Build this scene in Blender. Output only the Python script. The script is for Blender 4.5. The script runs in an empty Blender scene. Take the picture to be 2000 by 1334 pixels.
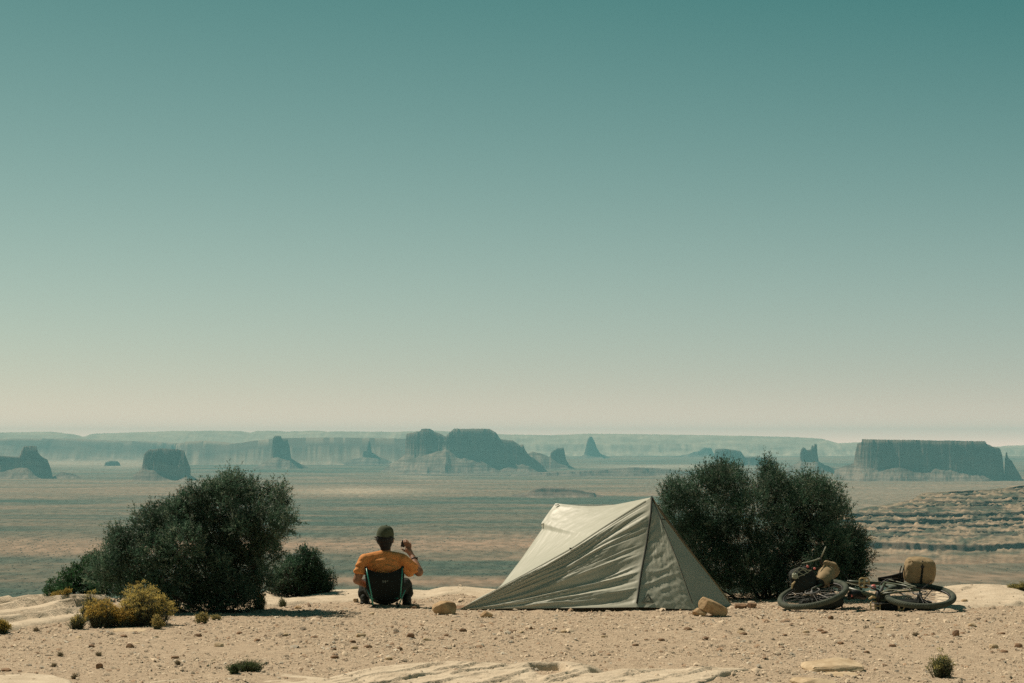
import bpy, bmesh, math, random
import numpy as np
from mathutils import Vector, Matrix

sc = bpy.context.scene
COL = sc.collection
rng = np.random.default_rng(7)
random.seed(7)

# ------------------------------------------------------------------ camera
CAM_Z = 1.70
FPX = 85.0 / 36.0 * 2000.0          # focal length in pixels of the 2000 px wide photograph
HORIZON = 870.0
PITCH = math.atan((HORIZON - 667.0) / FPX)
cam = bpy.data.cameras.new("camera")
cam.lens = 85.0
cam.sensor_width = 36.0
cam.clip_start = 0.5
cam.clip_end = 200000.0
camo = bpy.data.objects.new("camera", cam)
COL.objects.link(camo)
camo.location = (0, 0, CAM_Z)
camo.rotation_euler = (math.pi / 2 + PITCH, 0, 0)
sc.camera = camo

# ------------------------------------------------------------------ sky
SUN_EL, SUN_AZ = 52.0, -53.0        # azimuth from +Y, negative to the left
world = bpy.data.worlds.new("World")
sc.world = world
world.use_nodes = True
nt = world.node_tree
bg = nt.nodes["Background"]
bg.inputs["Strength"].default_value = 0.1
sky = nt.nodes.new("ShaderNodeTexSky")
sky.sky_type = 'NISHITA'
sky.sun_disc = False
sky.sun_elevation = math.radians(SUN_EL)
sky.sun_rotation = math.radians(SUN_AZ)
sky.altitude = 1900
sky.air_density = 1.0
sky.dust_density = 1.0
sky.ozone_density = 1.0


def wmath(op, a, b=None, c=None):
    n = nt.nodes.new("ShaderNodeMath")
    n.operation = op
    for i, v in enumerate((a, b, c)):
        if v is None:
            continue
        if isinstance(v, (int, float)):
            n.inputs[i].default_value = v
        else:
            nt.links.new(v, n.inputs[i])
    return n.outputs[0]


# colour grade of the whole dome: more contrast, warmer low down and teal higher up, as the film stock of the photograph
sep = nt.nodes.new("ShaderNodeSeparateColor")
nt.links.new(sky.outputs[0], sep.inputs[0])
SKY_R, SKY_G = (1.12, -2.24), (0.91, -1.51)
r_ = wmath('SMOOTH_MAX', wmath('MULTIPLY_ADD', sep.outputs[0], *SKY_R), 0.28, 0.5)
g_ = wmath('SMOOTH_MAX', wmath('MULTIPLY_ADD', sep.outputs[1], *SKY_G), 0.85, 0.6)
b_ = wmath('MULTIPLY', g_, wmath('MULTIPLY_ADD', r_, -0.034, 1.0))
b_ = wmath('MAXIMUM', b_, 0.3)
# pale dusty glow lying on the horizon all the way round
tcw = nt.nodes.new("ShaderNodeTexCoord")
sxyz = nt.nodes.new("ShaderNodeSeparateXYZ")
nt.links.new(tcw.outputs["Generated"], sxyz.inputs[0])
glow = wmath('EXPONENT', wmath('MULTIPLY', wmath('ABSOLUTE', sxyz.outputs[2]), -1.0 / 0.0088))
cmb = nt.nodes.new("ShaderNodeCombineColor")
for i, (s, k) in enumerate(((r_, 16.0), (g_, 8.7), (b_, 6.3))):
    s = wmath('MULTIPLY_ADD', glow, k, s)
    nt.links.new(s, cmb.inputs[i])
nt.links.new(cmb.outputs[0], bg.inputs["Color"])

# ------------------------------------------------------------------ sun
sun = bpy.data.lights.new("sun", 'SUN')
sun.energy = 5.0
sun.angle = math.radians(0.53)
sun.color = (1.0, 0.87, 0.70)
suno = bpy.data.objects.new("sun", sun)
COL.objects.link(suno)
_e, _a = math.radians(SUN_EL), math.radians(SUN_AZ)
SUN = Vector((math.cos(_e) * math.sin(_a), math.cos(_e) * math.cos(_a), math.sin(_e)))
suno.rotation_euler = SUN.to_track_quat('Z', 'Y').to_euler()
suno.location = (-20, 30, 40)

sc.view_settings.view_transform = 'Standard'
sc.view_settings.look = 'None'
sc.view_settings.gamma = 1.0
sc.view_settings.exposure = 0.0
sc.view_settings.use_curve_mapping = False
sc.render.engine = 'CYCLES'
sc.cycles.max_bounces = 5
sc.cycles.diffuse_bounces = 3
sc.cycles.volume_bounces = 0
sc.cycles.use_denoising = False
sc.cycles.use_adaptive_sampling = False


# ================================================================== helpers
def PW(px, py, Y):
    """The world point at depth Y that the photograph shows at pixel (px, py)."""
    u, v = (px - 1000.0) / FPX, (667.0 - py) / FPX
    dy = math.cos(PITCH) - v * math.sin(PITCH)
    dz = math.sin(PITCH) + v * math.cos(PITCH)
    s = Y / dy
    return np.array((u * s, Y, CAM_Z + dz * s))


def ZP(py, Y):
    return CAM_Z - (py - HORIZON) / FPX * Y * 1.0


def XP(px, Y):
    return (px - 1000.0) / FPX * Y


def YG(py, z=0.0):
    return (CAM_Z - z) * FPX / (py - HORIZON)


def _h(ix, iy, iz, seed):
    h = (ix.astype(np.int64) * 374761393 + iy.astype(np.int64) * 668265263 + iz.astype(np.int64) * 2147483647 + seed * 974634777) & 0xFFFFFFFF
    h = ((h ^ (h >> 13)) * 1274126177) & 0xFFFFFFFF
    h = ((h ^ (h >> 16)) * 2246822519) & 0xFFFFFFFF
    h = h ^ (h >> 15)
    return (h & 0xFFFFFF) / float(0xFFFFFF)


def vnoise(x, y, z=None, seed=0):
    """Smooth value noise in -1..1."""
    x = np.asarray(x, float)
    y = np.asarray(y, float)
    x, y = np.broadcast_arrays(x, y)
    ix, iy = np.floor(x), np.floor(y)
    fx, fy = x - ix, y - iy
    fx = fx * fx * fx * (fx * (fx * 6 - 15) + 10)
    fy = fy * fy * fy * (fy * (fy * 6 - 15) + 10)

    def lay(iz):
        a = _h(ix, iy, iz, seed)
        b = _h(ix + 1, iy, iz, seed)
        c = _h(ix, iy + 1, iz, seed)
        d = _h(ix + 1, iy + 1, iz, seed)
        return (a * (1 - fx) + b * fx) * (1 - fy) + (c * (1 - fx) + d * fx) * fy
    if z is None:
        r = lay(np.zeros_like(ix))
    else:
        z = np.broadcast_to(np.asarray(z, float), x.shape)
        iz = np.floor(z)
        fz = z - iz
        fz = fz * fz * (3 - 2 * fz)
        r = lay(iz) * (1 - fz) + lay(iz + 1) * fz
    return r * 2 - 1


def fbm(x, y, z=None, octv=4, seed=0, gain=0.5, lac=2.03):
    t, a, n = 0.0, 1.0, 0.0
    for o in range(octv):
        f = lac ** o
        t = t + a * vnoise(np.asarray(x) * f + 17.3 * o, np.asarray(y) * f - 9.1 * o, None if z is None else np.asarray(z) * f, seed + o * 13)
        n += a
        a *= gain
    return t / n


def sstep(a, b, x):
    t = np.clip((np.asarray(x, float) - a) / (b - a), 0, 1)
    return t * t * (3 - 2 * t)


def lin(pts, x):
    p = np.array(pts, float)
    return np.interp(x, p[:, 0], p[:, 1])


def wloc(o):
    v = np.zeros(3)
    while o is not None:
        v += np.array(o.location)
        o = o.parent
    return v


def tag(o, label=None, cat=None, group=None, kind=None):
    if label:
        o['label'] = label
    if cat:
        o['category'] = cat
    if group:
        o['group'] = group
    if kind:
        o['kind'] = kind
    return o


def thing(name, label, cat, at, group=None):
    o = bpy.data.objects.new(name, None)
    COL.objects.link(o)
    o.location = tuple(at)
    o.empty_display_size = 0.1
    return tag(o, label, cat, group)


def mesh(name, V, F, mat, parent=None, at=None, smooth=False, tint=None):
    """One mesh object from world-space vertices; its origin is at `at` or at the parent's origin."""
    V = np.asarray(V, float).reshape(-1, 3)
    base = wloc(parent) if parent is not None else np.zeros(3)
    org = np.asarray(at, float) if at is not None else base
    me = bpy.data.meshes.new(name)
    L = V - org
    if isinstance(F, np.ndarray):
        k = F.shape[1]
        me.vertices.add(len(L))
        me.vertices.foreach_set("co", L.astype(np.float32).ravel())
        me.loops.add(F.size)
        me.loops.foreach_set("vertex_index", F.astype(np.int32).ravel())
        me.polygons.add(len(F))
        me.polygons.foreach_set("loop_start", np.arange(0, F.size, k, dtype=np.int32))
        me.update(calc_edges=True)
    else:
        me.from_pydata(L.tolist(), [], [list(f) for f in F])
    me.validate()
    if smooth:
        me.polygons.foreach_set("use_smooth", np.ones(len(me.polygons), dtype=bool))
    if tint is not None:
        a = me.attributes.new("tint", 'FLOAT_COLOR', 'POINT')
        c = np.ones((len(V), 4), np.float32)
        c[:, :3] = tint
        a.data.foreach_set("color", c.ravel())
    me.materials.append(mat)
    o = bpy.data.objects.new(name, me)
    COL.objects.link(o)
    if parent is not None:
        o.parent = parent
        o.location = tuple(org - base)
    else:
        o.location = tuple(org)
    return o


def grid_faces(nu, nv):
    i = np.arange(nu * nv).reshape(nv, nu)
    return np.stack([i[:-1, :-1], i[:-1, 1:], i[1:, 1:], i[1:, :-1]], -1).reshape(-1, 4)


def basis(d):
    d = np.asarray(d, float)
    d = d / np.linalg.norm(d)
    a = np.array((0, 0, 1.0)) if abs(d[2]) < 0.9 else np.array((1.0, 0, 0))
    e1 = np.cross(d, a)
    e1 /= np.linalg.norm(e1)
    return e1, np.cross(d, e1), d


class MB:
    """Collects shapes that become one mesh."""

    def __init__(self):
        self.v, self.f = [], []

    def add(self, V, F):
        n = len(self.v)
        self.v.extend([tuple(p) for p in V])
        self.f.extend([[int(i) + n for i in f] for f in F])
        return self

    def tube(self, pts, r, n=8, flat=1.0):
        pts = [np.asarray(p, float) for p in pts]
        k = len(pts)
        rs = [r] * k if np.isscalar(r) else list(r)
        V, prev = [], None
        for i in range(k):
            d = pts[min(i + 1, k - 1)] - pts[max(i - 1, 0)]
            e1, e2, dd = basis(d)
            if prev is not None:
                e1 = prev - dd * np.dot(prev, dd)
                e1 /= np.linalg.norm(e1)
                e2 = np.cross(dd, e1)
            prev = e1
            for j in range(n):
                a = 2 * math.pi * j / n
                V.append(pts[i] + rs[i] * (math.cos(a) * e1 + flat * math.sin(a) * e2))
        F = []
        for i in range(k - 1):
            for j in range(n):
                j2 = (j + 1) % n
                F.append((i * n + j, i * n + j2, (i + 1) * n + j2, (i + 1) * n + j))
        F.append(list(range(n))[::-1])
        F.append([(k - 1) * n + j for j in range(n)])
        return self.add(V, F)

    def capsule(self, a, b, ra, rb, n=14):
        a, b = np.asarray(a, float), np.asarray(b, float)
        d = b - a
        ln = np.linalg.norm(d)
        d = d / max(ln, 1e-9)
        pts, rs = [], []
        for t in (90, 67, 45, 22, 0):
            pts.append(a - d * ra * math.sin(math.radians(t)))
            rs.append(max(ra * math.cos(math.radians(t)), ra * 0.05))
        for t in (0, 22, 45, 67, 90):
            pts.append(b + d * rb * math.sin(math.radians(t)))
            rs.append(max(rb * math.cos(math.radians(t)), rb * 0.05))
        return self.tube(pts, rs, n)

    def ellipsoid(self, c, rad, R=None, nu=18, nv=12):
        c = np.asarray(c, float)
        R = np.eye(3) if R is None else np.asarray(R)
        V = [c + R @ np.array((0, 0, -rad[2]))]
        for j in range(1, nv):
            t = math.pi * j / nv - math.pi / 2
            for i in range(nu):
                a = 2 * math.pi * i / nu
                V.append(c + R @ np.array((rad[0] * math.cos(t) * math.cos(a), rad[1] * math.cos(t) * math.sin(a), rad[2] * math.sin(t))))
        V.append(c + R @ np.array((0, 0, rad[2])))
        F = []
        for i in range(nu):
            F.append((0, 1 + (i + 1) % nu, 1 + i))
        for j in range(nv - 2):
            for i in range(nu):
                a, b = 1 + j * nu + i, 1 + j * nu + (i + 1) % nu
                F.append((a, b, b + nu, a + nu))
        s = 1 + (nv - 2) * nu
        for i in range(nu):
            F.append((s + i, s + (i + 1) % nu, len(V) - 1))
        return self.add(V, F)

    def box(self, c, half, R=None, bev=0.0):
        c = np.asarray(c, float)
        R = np.eye(3) if R is None else np.asarray(R)
        if bev <= 0:
            V = [c + R @ (np.array(s) * half) for s in ((-1, -1, -1), (1, -1, -1), (1, 1, -1), (-1, 1, -1), (-1, -1, 1), (1, -1, 1), (1, 1, 1), (-1, 1, 1))]
            return self.add(V, [(0, 3, 2, 1), (4, 5, 6, 7), (0, 1, 5, 4), (1, 2, 6, 5), (2, 3, 7, 6), (3, 0, 4, 7)])
        bm = bmesh.new()
        bmesh.ops.create_cube(bm, size=2.0)
        for v in bm.verts:
            v.co = Vector((v.co.x * half[0], v.co.y * half[1], v.co.z * half[2]))
        bmesh.ops.bevel(bm, geom=bm.edges[:], offset=bev, segments=3, affect='EDGES', profile=0.5)
        bm.verts.index_update()
        V = [c + R @ np.array(v.co) for v in bm.verts]
        F = [[v.index for v in f.verts] for f in bm.faces]
        bm.free()
        return self.add(V, F)

    def torus(self, c, e1, e2, R, r, nu=64, nv=12, lug=None):
        c, e1, e2 = np.asarray(c, float), np.asarray(e1, float), np.asarray(e2, float)
        n = np.cross(e1, e2)
        V, F = [], []
        for i in range(nu):
            a = 2 * math.pi * i / nu
            rad = math.cos(a) * e1 + math.sin(a) * e2
            for j in range(nv):
                b = 2 * math.pi * j / nv
                rr = r
                if lug and math.cos(b) > 0.25 and (i + (j % 2)) % 2:
                    rr = r + lug
                V.append(c + rad * (R + rr * math.cos(b)) + n * rr * math.sin(b))
        for i in range(nu):
            for j in range(nv):
                i2, j2 = (i + 1) % nu, (j + 1) % nv
                F.append((i * nv + j, i2 * nv + j, i2 * nv + j2, i * nv + j2))
        return self.add(V, F)

    def disc(self, c, nrm, r, th, n=20):
        e1, e2, d = basis(nrm)
        c = np.asarray(c, float)
        return self.tube([c - d * th / 2, c + d * th / 2], r, n)

    def build(self, name, mat, parent=None, at=None, smooth=False):
        return mesh(name, np.array(self.v), self.f, mat, parent, at, smooth)


def remesh(mb, voxel, smooth_it=4, factor=0.5):
    """One continuous surface grown over the collected shapes."""
    me = bpy.data.meshes.new("tmp")
    me.from_pydata(mb.v, [], mb.f)
    o = bpy.data.objects.new("tmp", me)
    COL.objects.link(o)
    m = o.modifiers.new("r", 'REMESH')
    m.mode = 'VOXEL'
    m.voxel_size = voxel
    s = o.modifiers.new("s", 'SMOOTH')
    s.iterations = smooth_it
    s.factor = factor
    dg = bpy.context.evaluated_depsgraph_get()
    em = bpy.data.meshes.new_from_object(o.evaluated_get(dg))
    V = np.zeros(len(em.vertices) * 3)
    em.vertices.foreach_get("co", V)
    F = [list(p.vertices) for p in em.polygons]
    bpy.data.objects.remove(o)
    bpy.data.meshes.remove(me)
    bpy.data.meshes.remove(em)
    return V.reshape(-1, 3), F


# ------------------------------------------------------------------ materials
def mat(name, c1, c2=None, rough=0.8, scale=8.0, detail=6.0, bump=0.0, bscale=None, bdist=0.01, spec=0.3, use_tint=False,
        trans=0.0, stretch=(1, 1, 1), lo=0.35, hi=0.65, metal=0.0, tint_mix=1.0):
    m = bpy.data.materials.new(name)
    m.use_nodes = True
    t = m.node_tree
    p = t.nodes["Principled BSDF"]
    p.inputs["Roughness"].default_value = rough
    p.inputs["Specular IOR Level"].default_value = spec
    p.inputs["Metallic"].default_value = metal
    tc = t.nodes.new("ShaderNodeTexCoord")
    mp = t.nodes.new("ShaderNodeMapping")
    mp.inputs["Scale"].default_value = stretch
    t.links.new(tc.outputs["Object"], mp.inputs[0])
    n = t.nodes.new("ShaderNodeTexNoise")
    n.inputs["Scale"].default_value = scale
    n.inputs["Detail"].default_value = detail
    n.inputs["Roughness"].default_value = 0.6
    t.links.new(mp.outputs[0], n.inputs["Vector"])
    rp = t.nodes.new("ShaderNodeValToRGB")
    c2 = c2 or c1
    rp.color_ramp.elements[0].position = lo
    rp.color_ramp.elements[0].color = (*c1, 1)
    rp.color_ramp.elements[1].position = hi
    rp.color_ramp.elements[1].color = (*c2, 1)
    t.links.new(n.outputs["Fac"], rp.inputs[0])
    out = rp.outputs[0]
    if use_tint:
        at = t.nodes.new("ShaderNodeAttribute")
        at.attribute_name = "tint"
        mx = t.nodes.new("ShaderNodeMix")
        mx.data_type = 'RGBA'
        mx.blend_type = 'MULTIPLY'
        mx.inputs[0].default_value = tint_mix
        t.links.new(out, mx.inputs[6])
        t.links.new(at.outputs["Color"], mx.inputs[7])
        out = mx.outputs[2]
    t.links.new(out, p.inputs["Base Color"])
    if bump:
        nb = t.nodes.new("ShaderNodeTexNoise")
        nb.inputs["Scale"].default_value = bscale or scale * 3
        nb.inputs["Detail"].default_value = 6
        t.links.new(mp.outputs[0], nb.inputs["Vector"])
        b = t.nodes.new("ShaderNodeBump")
        b.inputs["Strength"].default_value = bump
        b.inputs["Distance"].default_value = bdist
        t.links.new(nb.outputs["Fac"], b.inputs["Height"])
        t.links.new(b.outputs[0], p.inputs["Normal"])
    if trans:
        tr = t.nodes.new("ShaderNodeBsdfTranslucent")
        t.links.new(out, tr.inputs["Color"])
        ms = t.nodes.new("ShaderNodeMixShader")
        ms.inputs[0].default_value = trans
        t.links.new(p.outputs[0], ms.inputs[1])
        t.links.new(tr.outputs[0], ms.inputs[2])
        t.links.new(ms.outputs[0], t.nodes["Material Output"].inputs["Surface"])
    return m


M = {}
M['gravel_ground'] = mat("gravel_ground", (0.345, 0.262, 0.185), (0.555, 0.44, 0.315), 0.95, 14, 10, 0.9, 75, 0.014, 0.12, lo=0.3, hi=0.72)
M['gravel'] = mat("gravel_stones", (0.86, 0.84, 0.8), (1, 1, 1), 0.9, 60, 4, spec=0.2, use_tint=True)
M['slickrock'] = mat("slickrock", (0.47, 0.38, 0.275), (0.65, 0.545, 0.41), 0.9, 5.5, 10, 0.8, 48, 0.012, 0.15, lo=0.28, hi=0.68)
M['brown_stone'] = mat("brown_stone", (0.17, 0.10, 0.06), (0.34, 0.21, 0.12), 0.85, 22, 7, 0.6, 70, 0.006, 0.25)
M['tan_stone'] = mat("tan_stone", (0.30, 0.19, 0.10), (0.52, 0.37, 0.21), 0.88, 14, 7, 0.6, 60, 0.006, 0.25)
M['pale_stone'] = mat("pale_stone", (0.42, 0.31, 0.19), (0.62, 0.49, 0.33), 0.9, 9, 7, 0.6, 40, 0.008, 0.2)
M['valley'] = mat("valley_floor", (0.56, 0.58, 0.56), (1.08, 1.08, 1.08), 0.95, 0.03, 9, spec=0.05, use_tint=True, stretch=(1.0, 0.22, 1), lo=0.36, hi=0.62)
M['butte_rock'] = mat("butte_rock", (0.55, 0.55, 0.55), (1.4, 1.35, 1.3), 0.95, 0.008, 8, spec=0.05, stretch=(0.25, 0.25, 5.0), use_tint=True)
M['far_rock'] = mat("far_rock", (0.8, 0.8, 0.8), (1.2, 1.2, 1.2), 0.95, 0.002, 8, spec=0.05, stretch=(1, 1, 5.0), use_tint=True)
M['terrace_rock'] = mat("terrace_rock", (0.50, 0.47, 0.44), (1.1, 1.1, 1.1), 0.95, 0.03, 9, spec=0.05, use_tint=True, lo=0.3, hi=0.7)
M['leaf'] = mat("leaf", (0.8, 0.8, 0.8), (1.15, 1.15, 1.1), 0.55, 30, 3, spec=0.3, use_tint=True, trans=0.38)
M['bark'] = mat("bark", (0.028, 0.026, 0.02), (0.065, 0.058, 0.044), 0.95, 40, 6, 0.8, 80, 0.006)
M['flower'] = mat("flower", (0.85, 0.85, 0.85), (1.15, 1.15, 1.15), 0.8, 40, 3, spec=0.1, use_tint=True, trans=0.42)


def fabric(name, c1, c2, trans=0.0, rough=0.85, bscale=260, bump=0.25, spec=0.2, scale=3, sh=None):
    return mat(name, c1, c2, rough, scale, 6, bump, bscale, 0.003, spec, trans=trans)


M['tent'] = fabric("tent_fabric", (0.40, 0.40, 0.315), (0.46, 0.455, 0.37), trans=0.05, rough=0.5, bscale=55, bump=0.35, spec=0.5, scale=1.5)
M['black_fabric'] = fabric("black_fabric", (0.006, 0.010, 0.010), (0.013, 0.018, 0.017), rough=0.8)
M['dark_bag'] = fabric("dark_bag", (0.012, 0.017, 0.015), (0.03, 0.035, 0.03), rough=0.7)
M['tan_bag'] = fabric("tan_bag", (0.28, 0.205, 0.115), (0.36, 0.27, 0.158), rough=0.85, scale=9)
M['shirt'] = fabric("orange_shirt", (0.68, 0.275, 0.085), (0.76, 0.33, 0.115), trans=0.12, rough=0.9)
M['pants'] = fabric("dark_pants", (0.012, 0.016, 0.014), (0.028, 0.032, 0.026), rough=0.85, scale=14)
M['cap'] = fabric("olive_cap", (0.055, 0.068, 0.042), (0.085, 0.10, 0.062), rough=0.9, scale=10)
M['skin'] = mat("skin", (0.26, 0.13, 0.075), (0.33, 0.175, 0.105), 0.55, 12, 4, 0.2, 120, 0.002, 0.35)
M['hair'] = mat("hair", (0.005, 0.005, 0.005), (0.013, 0.011, 0.010), 0.6, 60, 4, 0.6, 90, 0.006, 0.3, stretch=(1, 1, 0.3))
M['pole'] = mat("teal_pole", (0.03, 0.25, 0.19), (0.04, 0.29, 0.22), 0.35, 10, 2, spec=0.5)
M['plastic'] = mat("black_plastic", (0.012, 0.013, 0.013), (0.02, 0.021, 0.02), 0.5, 20, 3, spec=0.4)
M['metal'] = mat("grey_metal", (0.10, 0.10, 0.098), (0.17, 0.17, 0.162), 0.55, 20, 3, spec=0.4, metal=0.4)
M['tyre'] = mat("tyre_rubber", (0.045, 0.060, 0.046), (0.095, 0.105, 0.080), 0.85, 14, 5, 0.3, 90, 0.003, 0.2)
M['frame_green'] = mat("frame_paint", (0.055, 0.075, 0.045), (0.08, 0.10, 0.06), 0.4, 6, 3, spec=0.5)
M['brass'] = mat("tan_metal", (0.40, 0.29, 0.14), (0.50, 0.38, 0.20), 0.45, 20, 3, spec=0.5, metal=0.3)
M['pink'] = mat("pink_plastic", (0.62, 0.16, 0.13), (0.70, 0.20, 0.17), 0.5, 10, 2, spec=0.4)
M['cord'] = mat("pale_cord", (0.30, 0.32, 0.24), (0.42, 0.43, 0.33), 0.8, 60, 2)
M['logo'] = mat("pale_print", (0.20, 0.23, 0.21), (0.24, 0.27, 0.25), 0.8, 60, 2)
M['tent_grey'] = fabric("tent_print", (0.10, 0.115, 0.09), (0.13, 0.14, 0.11), rough=0.7)
M['tent_dark'] = fabric("tent_trim", (0.018, 0.022, 0.018), (0.03, 0.035, 0.028), rough=0.7)

# ================================================================== the plateau under the camp
RIM = [(-600, 1180), (-200, 1177), (0, 1173), (60, 1168), (110, 1166), (180, 1165), (230, 1170), (500, 1164), (530, 1158), (575, 1166), (640, 1158),
       (700, 1156), (760, 1157), (835, 1159), (870, 1152), (900, 1151), (945, 1155), (1000, 1158), (1430, 1161), (1700, 1158), (1850, 1152),
       (1880, 1148), (1920, 1146), (1955, 1148), (1975, 1156), (2000, 1160), (2500, 1168)]
RIM_Y = 27.8
_rp = np.array(RIM, float)
_rx = XP(_rp[:, 0], RIM_Y)
_rz = np.array([PW(a, b, RIM_Y)[2] for a, b in RIM])


def rim_z(x):
    return np.interp(x, _rx, _rz)


def ground(x, y):
    x, y = np.broadcast_arrays(np.asarray(x, float), np.asarray(y, float))
    z0 = 0.016 * fbm(x * 0.55, y * 0.55, octv=3, seed=3) + 0.010 * fbm(x * 2.3, y * 2.3, octv=3, seed=5) + 0.006 * fbm(x * 9, y * 9, octv=3, seed=9)
    z0 = z0 + 0.016 * sstep(0.25, 0.6, fbm(x * 4.1, y * 4.1, octv=3, seed=77))
    t = sstep(25.6, 27.6, y)
    z = z0 * (1 - 0.7 * t) + rim_z(x) * t
    d = y - (28.0 + 0.30 * fbm(x * 0.7, x * 0 + 2.2, octv=4, seed=31))
    z = z - np.where(d > 0, 0.55 * np.minimum(d, 0.6) ** 1.5 + 2.3 * np.maximum(d - 0.3, 0), 0)
    return z


def gz(x, y):
    return float(ground(np.array([x]), np.array([y]))[0])


def axis(*spans):
    out = []
    for a, b, s in spans:
        out.append(np.arange(a, b, s))
    return np.concatenate(out + [np.array([spans[-1][1]])])


gx = np.concatenate([-np.geomspace(70, 6.8, 26)[:-1], np.arange(-6.8, 6.8, 0.038), np.geomspace(6.8, 70, 26)])
gy = np.concatenate([np.linspace(-40, 15.5, 40), np.arange(15.6, 28.7, 0.038), 28.7 + np.geomspace(0.03, 130, 34)])
GX, GY = np.meshgrid(gx, gy)
mesh("ground", np.stack([GX, GY, ground(GX, GY)], -1), grid_faces(len(gx), len(gy)), M['gravel_ground'], smooth=True)['kind'] = 'structure'


# ------------------------------------------------------------------ bare sandstone coming through the gravel
def ledges(x, y, vdir, freq, amp, seed, cut=0.35):
    v = np.array(vdir, float) / np.hypot(*vdir)
    U, Vv = x * v[1] - y * v[0], x * v[0] + y * v[1]
    w = U * freq + 1.1 * fbm(U * 1.3, Vv * 0.55, octv=5, seed=seed, gain=0.55)
    fr = w - np.floor(w)
    idn = np.floor(w)
    mod = sstep(-0.3, 0.25, vnoise(idn * 7.31, Vv * 0.9 + idn * 3.3, seed=seed + 4)) * sstep(-0.45, 0.15, fbm(U * 0.9, Vv * 0.9, octv=3, seed=seed + 9))
    shelf = np.where(fr < 0.955, fr / 0.955, 1 - (fr - 0.955) / 0.045)
    crack = np.exp(-((fr - 0.985) / (0.022 + 0.03 * np.clip(vnoise(Vv * 2.1, idn * 1.7, seed=seed + 6), 0, 1))) ** 2)
    w2 = U * freq * 3.1 + 1.0 * fbm(U * 2.9, Vv * 1.1, octv=4, seed=seed + 21)
    f2, i2 = w2 - np.floor(w2), np.floor(w2)
    m2 = sstep(0.15, 0.5, vnoise(i2 * 5.7, Vv * 1.7, seed=seed + 23))
    s2 = np.where(f2 < 0.94, f2 / 0.94, 1 - (f2 - 0.94) / 0.06)
    c2 = np.exp(-((f2 - 0.975) / 0.05) ** 2)
    rough = 0.30 * fbm(x * 2.0, y * 2.0, octv=5, seed=seed + 2, gain=0.55) + 0.07 * fbm(x * 19, y * 19, octv=3, seed=seed + 3, gain=0.6)
    pit = -0.12 * sstep(0.42, 0.6, fbm(x * 6.5, y * 6.5, octv=3, seed=seed + 31))
    mod = 0.25 + 0.75 * mod
    return amp * ((0.34 * shelf - cut * 0.55 * crack) * mod + (0.30 * s2 - 0.30 * c2) * m2 + rough + pit)


def pxof(x, y):
    return 1000 + x / y * FPX


PATCHES = []


def patch(name, x0, x1, y0, y1, step, fn, label, shear=0.0):
    xs, ys = np.arange(x0, x1, step), np.arange(y0, y1, step)
    X, Y = np.meshgrid(xs, ys)
    X = X + shear * (Y - (y0 + y1) / 2)
    o = mesh(name, np.stack([X, Y, fn(X, Y)], -1), grid_faces(len(xs), len(ys)), M['slickrock'], smooth=True)
    tag(o, label, None, None, 'structure')
    PATCHES.append((x0, x1, y0, y1, fn))


FC = [(200, 1330), (280, 1318), (380, 1309), (470, 1306), (560, 1307), (640, 1315), (690, 1302), (740, 1293), (800, 1287), (880, 1282), (960, 1285), (1000, 1288),
      (1050, 1280), (1090, 1280), (1160, 1290), (1240, 1297), (1320, 1297), (1430, 1295), (1490, 1300), (1530, 1310)]
FZ = [(200, 0.02), (560, 0.03), (650, 0.03), (740, 0.07), (880, 0.09), (1000, 0.08), (1070, 0.10), (1240, 0.07), (1400, 0.06), (1500, 0.02)]
FL = [(0, 1500), (1340, 1500), (1350, 1340), (1440, 1311), (1500, 1300), (1560, 1290)]


def front_rock(x, y):
    px = pxof(x, y)
    zc = lin(FZ, px)
    pyc = lin(FC, px)
    yc = (CAM_Z - zc) * FPX / (pyc - HORIZON) - 0.05
    body = zc * (0.30 + 0.70 * sstep(1.7, 0.1, yc - y))
    body = np.where(y > yc, zc - 0.9 * (y - yc), body)
    led = ledges(x, y, (0.55, 0.83), 3.3, 0.074, 41, 0.6) * sstep(620, 760, px) + ledges(x, y, (0.75, 0.5), 1.6, 0.030, 47) * (1 - sstep(620, 760, px))
    z = body + led * sstep(-0.02, 0.25, yc - y) - 0.02
    hx, hy = XP(1066, 18.25), 18.22
    hole = np.exp(-(((x - hx + 0.05 * fbm(x * 9, y * 9, seed=44) - 0.12 * (y - hy)) / 0.12) ** 2 + ((y - hy + 0.08 * fbm(x * 7, y * 7, seed=45)) / 0.27) ** 2) ** 1.5)
    hw_ = 0.115 + 0.03 * fbm(x * 0 + 3, y * 8, seed=46)
    yw = hy + 0.12 + 0.035 * fbm(x * 5, x * 0, octv=2, seed=47)
    z = z - (0.12 * sstep(hw_ + 0.02, hw_ - 0.02, np.abs(x - hx + 0.10 * (y - hy))) * sstep(yw + 0.03, yw - 0.03, y) * sstep(hy - 0.75, hy - 0.15, y))
    z = z - 0.02 * hole
    hx2, hy2 = XP(1185, 18.0), 18.0
    z = z - 0.06 * np.exp(-(((x - hx2 - 0.35 * (y - hy2)) / 0.10) ** 2 + ((y - hy2) / 0.28) ** 2))
    z = z - 0.25 * sstep(0, 0.25, (CAM_Z * FPX / (lin(FL, px) - HORIZON)) - y) * (px > 1300)
    z = z - 0.3 * sstep(1480, 1560, px) - 0.3 * sstep(270, 190, px) - 0.4 * sstep(16.95, 16.5, y)
    return z


patch("sandstone_ledge", XP(180, 18), XP(1580, 18), 16.4, 19.3, 0.0132, front_rock, "pale weathered sandstone ledge with oblique cracks and a dark pocket along the bottom edge", 0.66)


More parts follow.
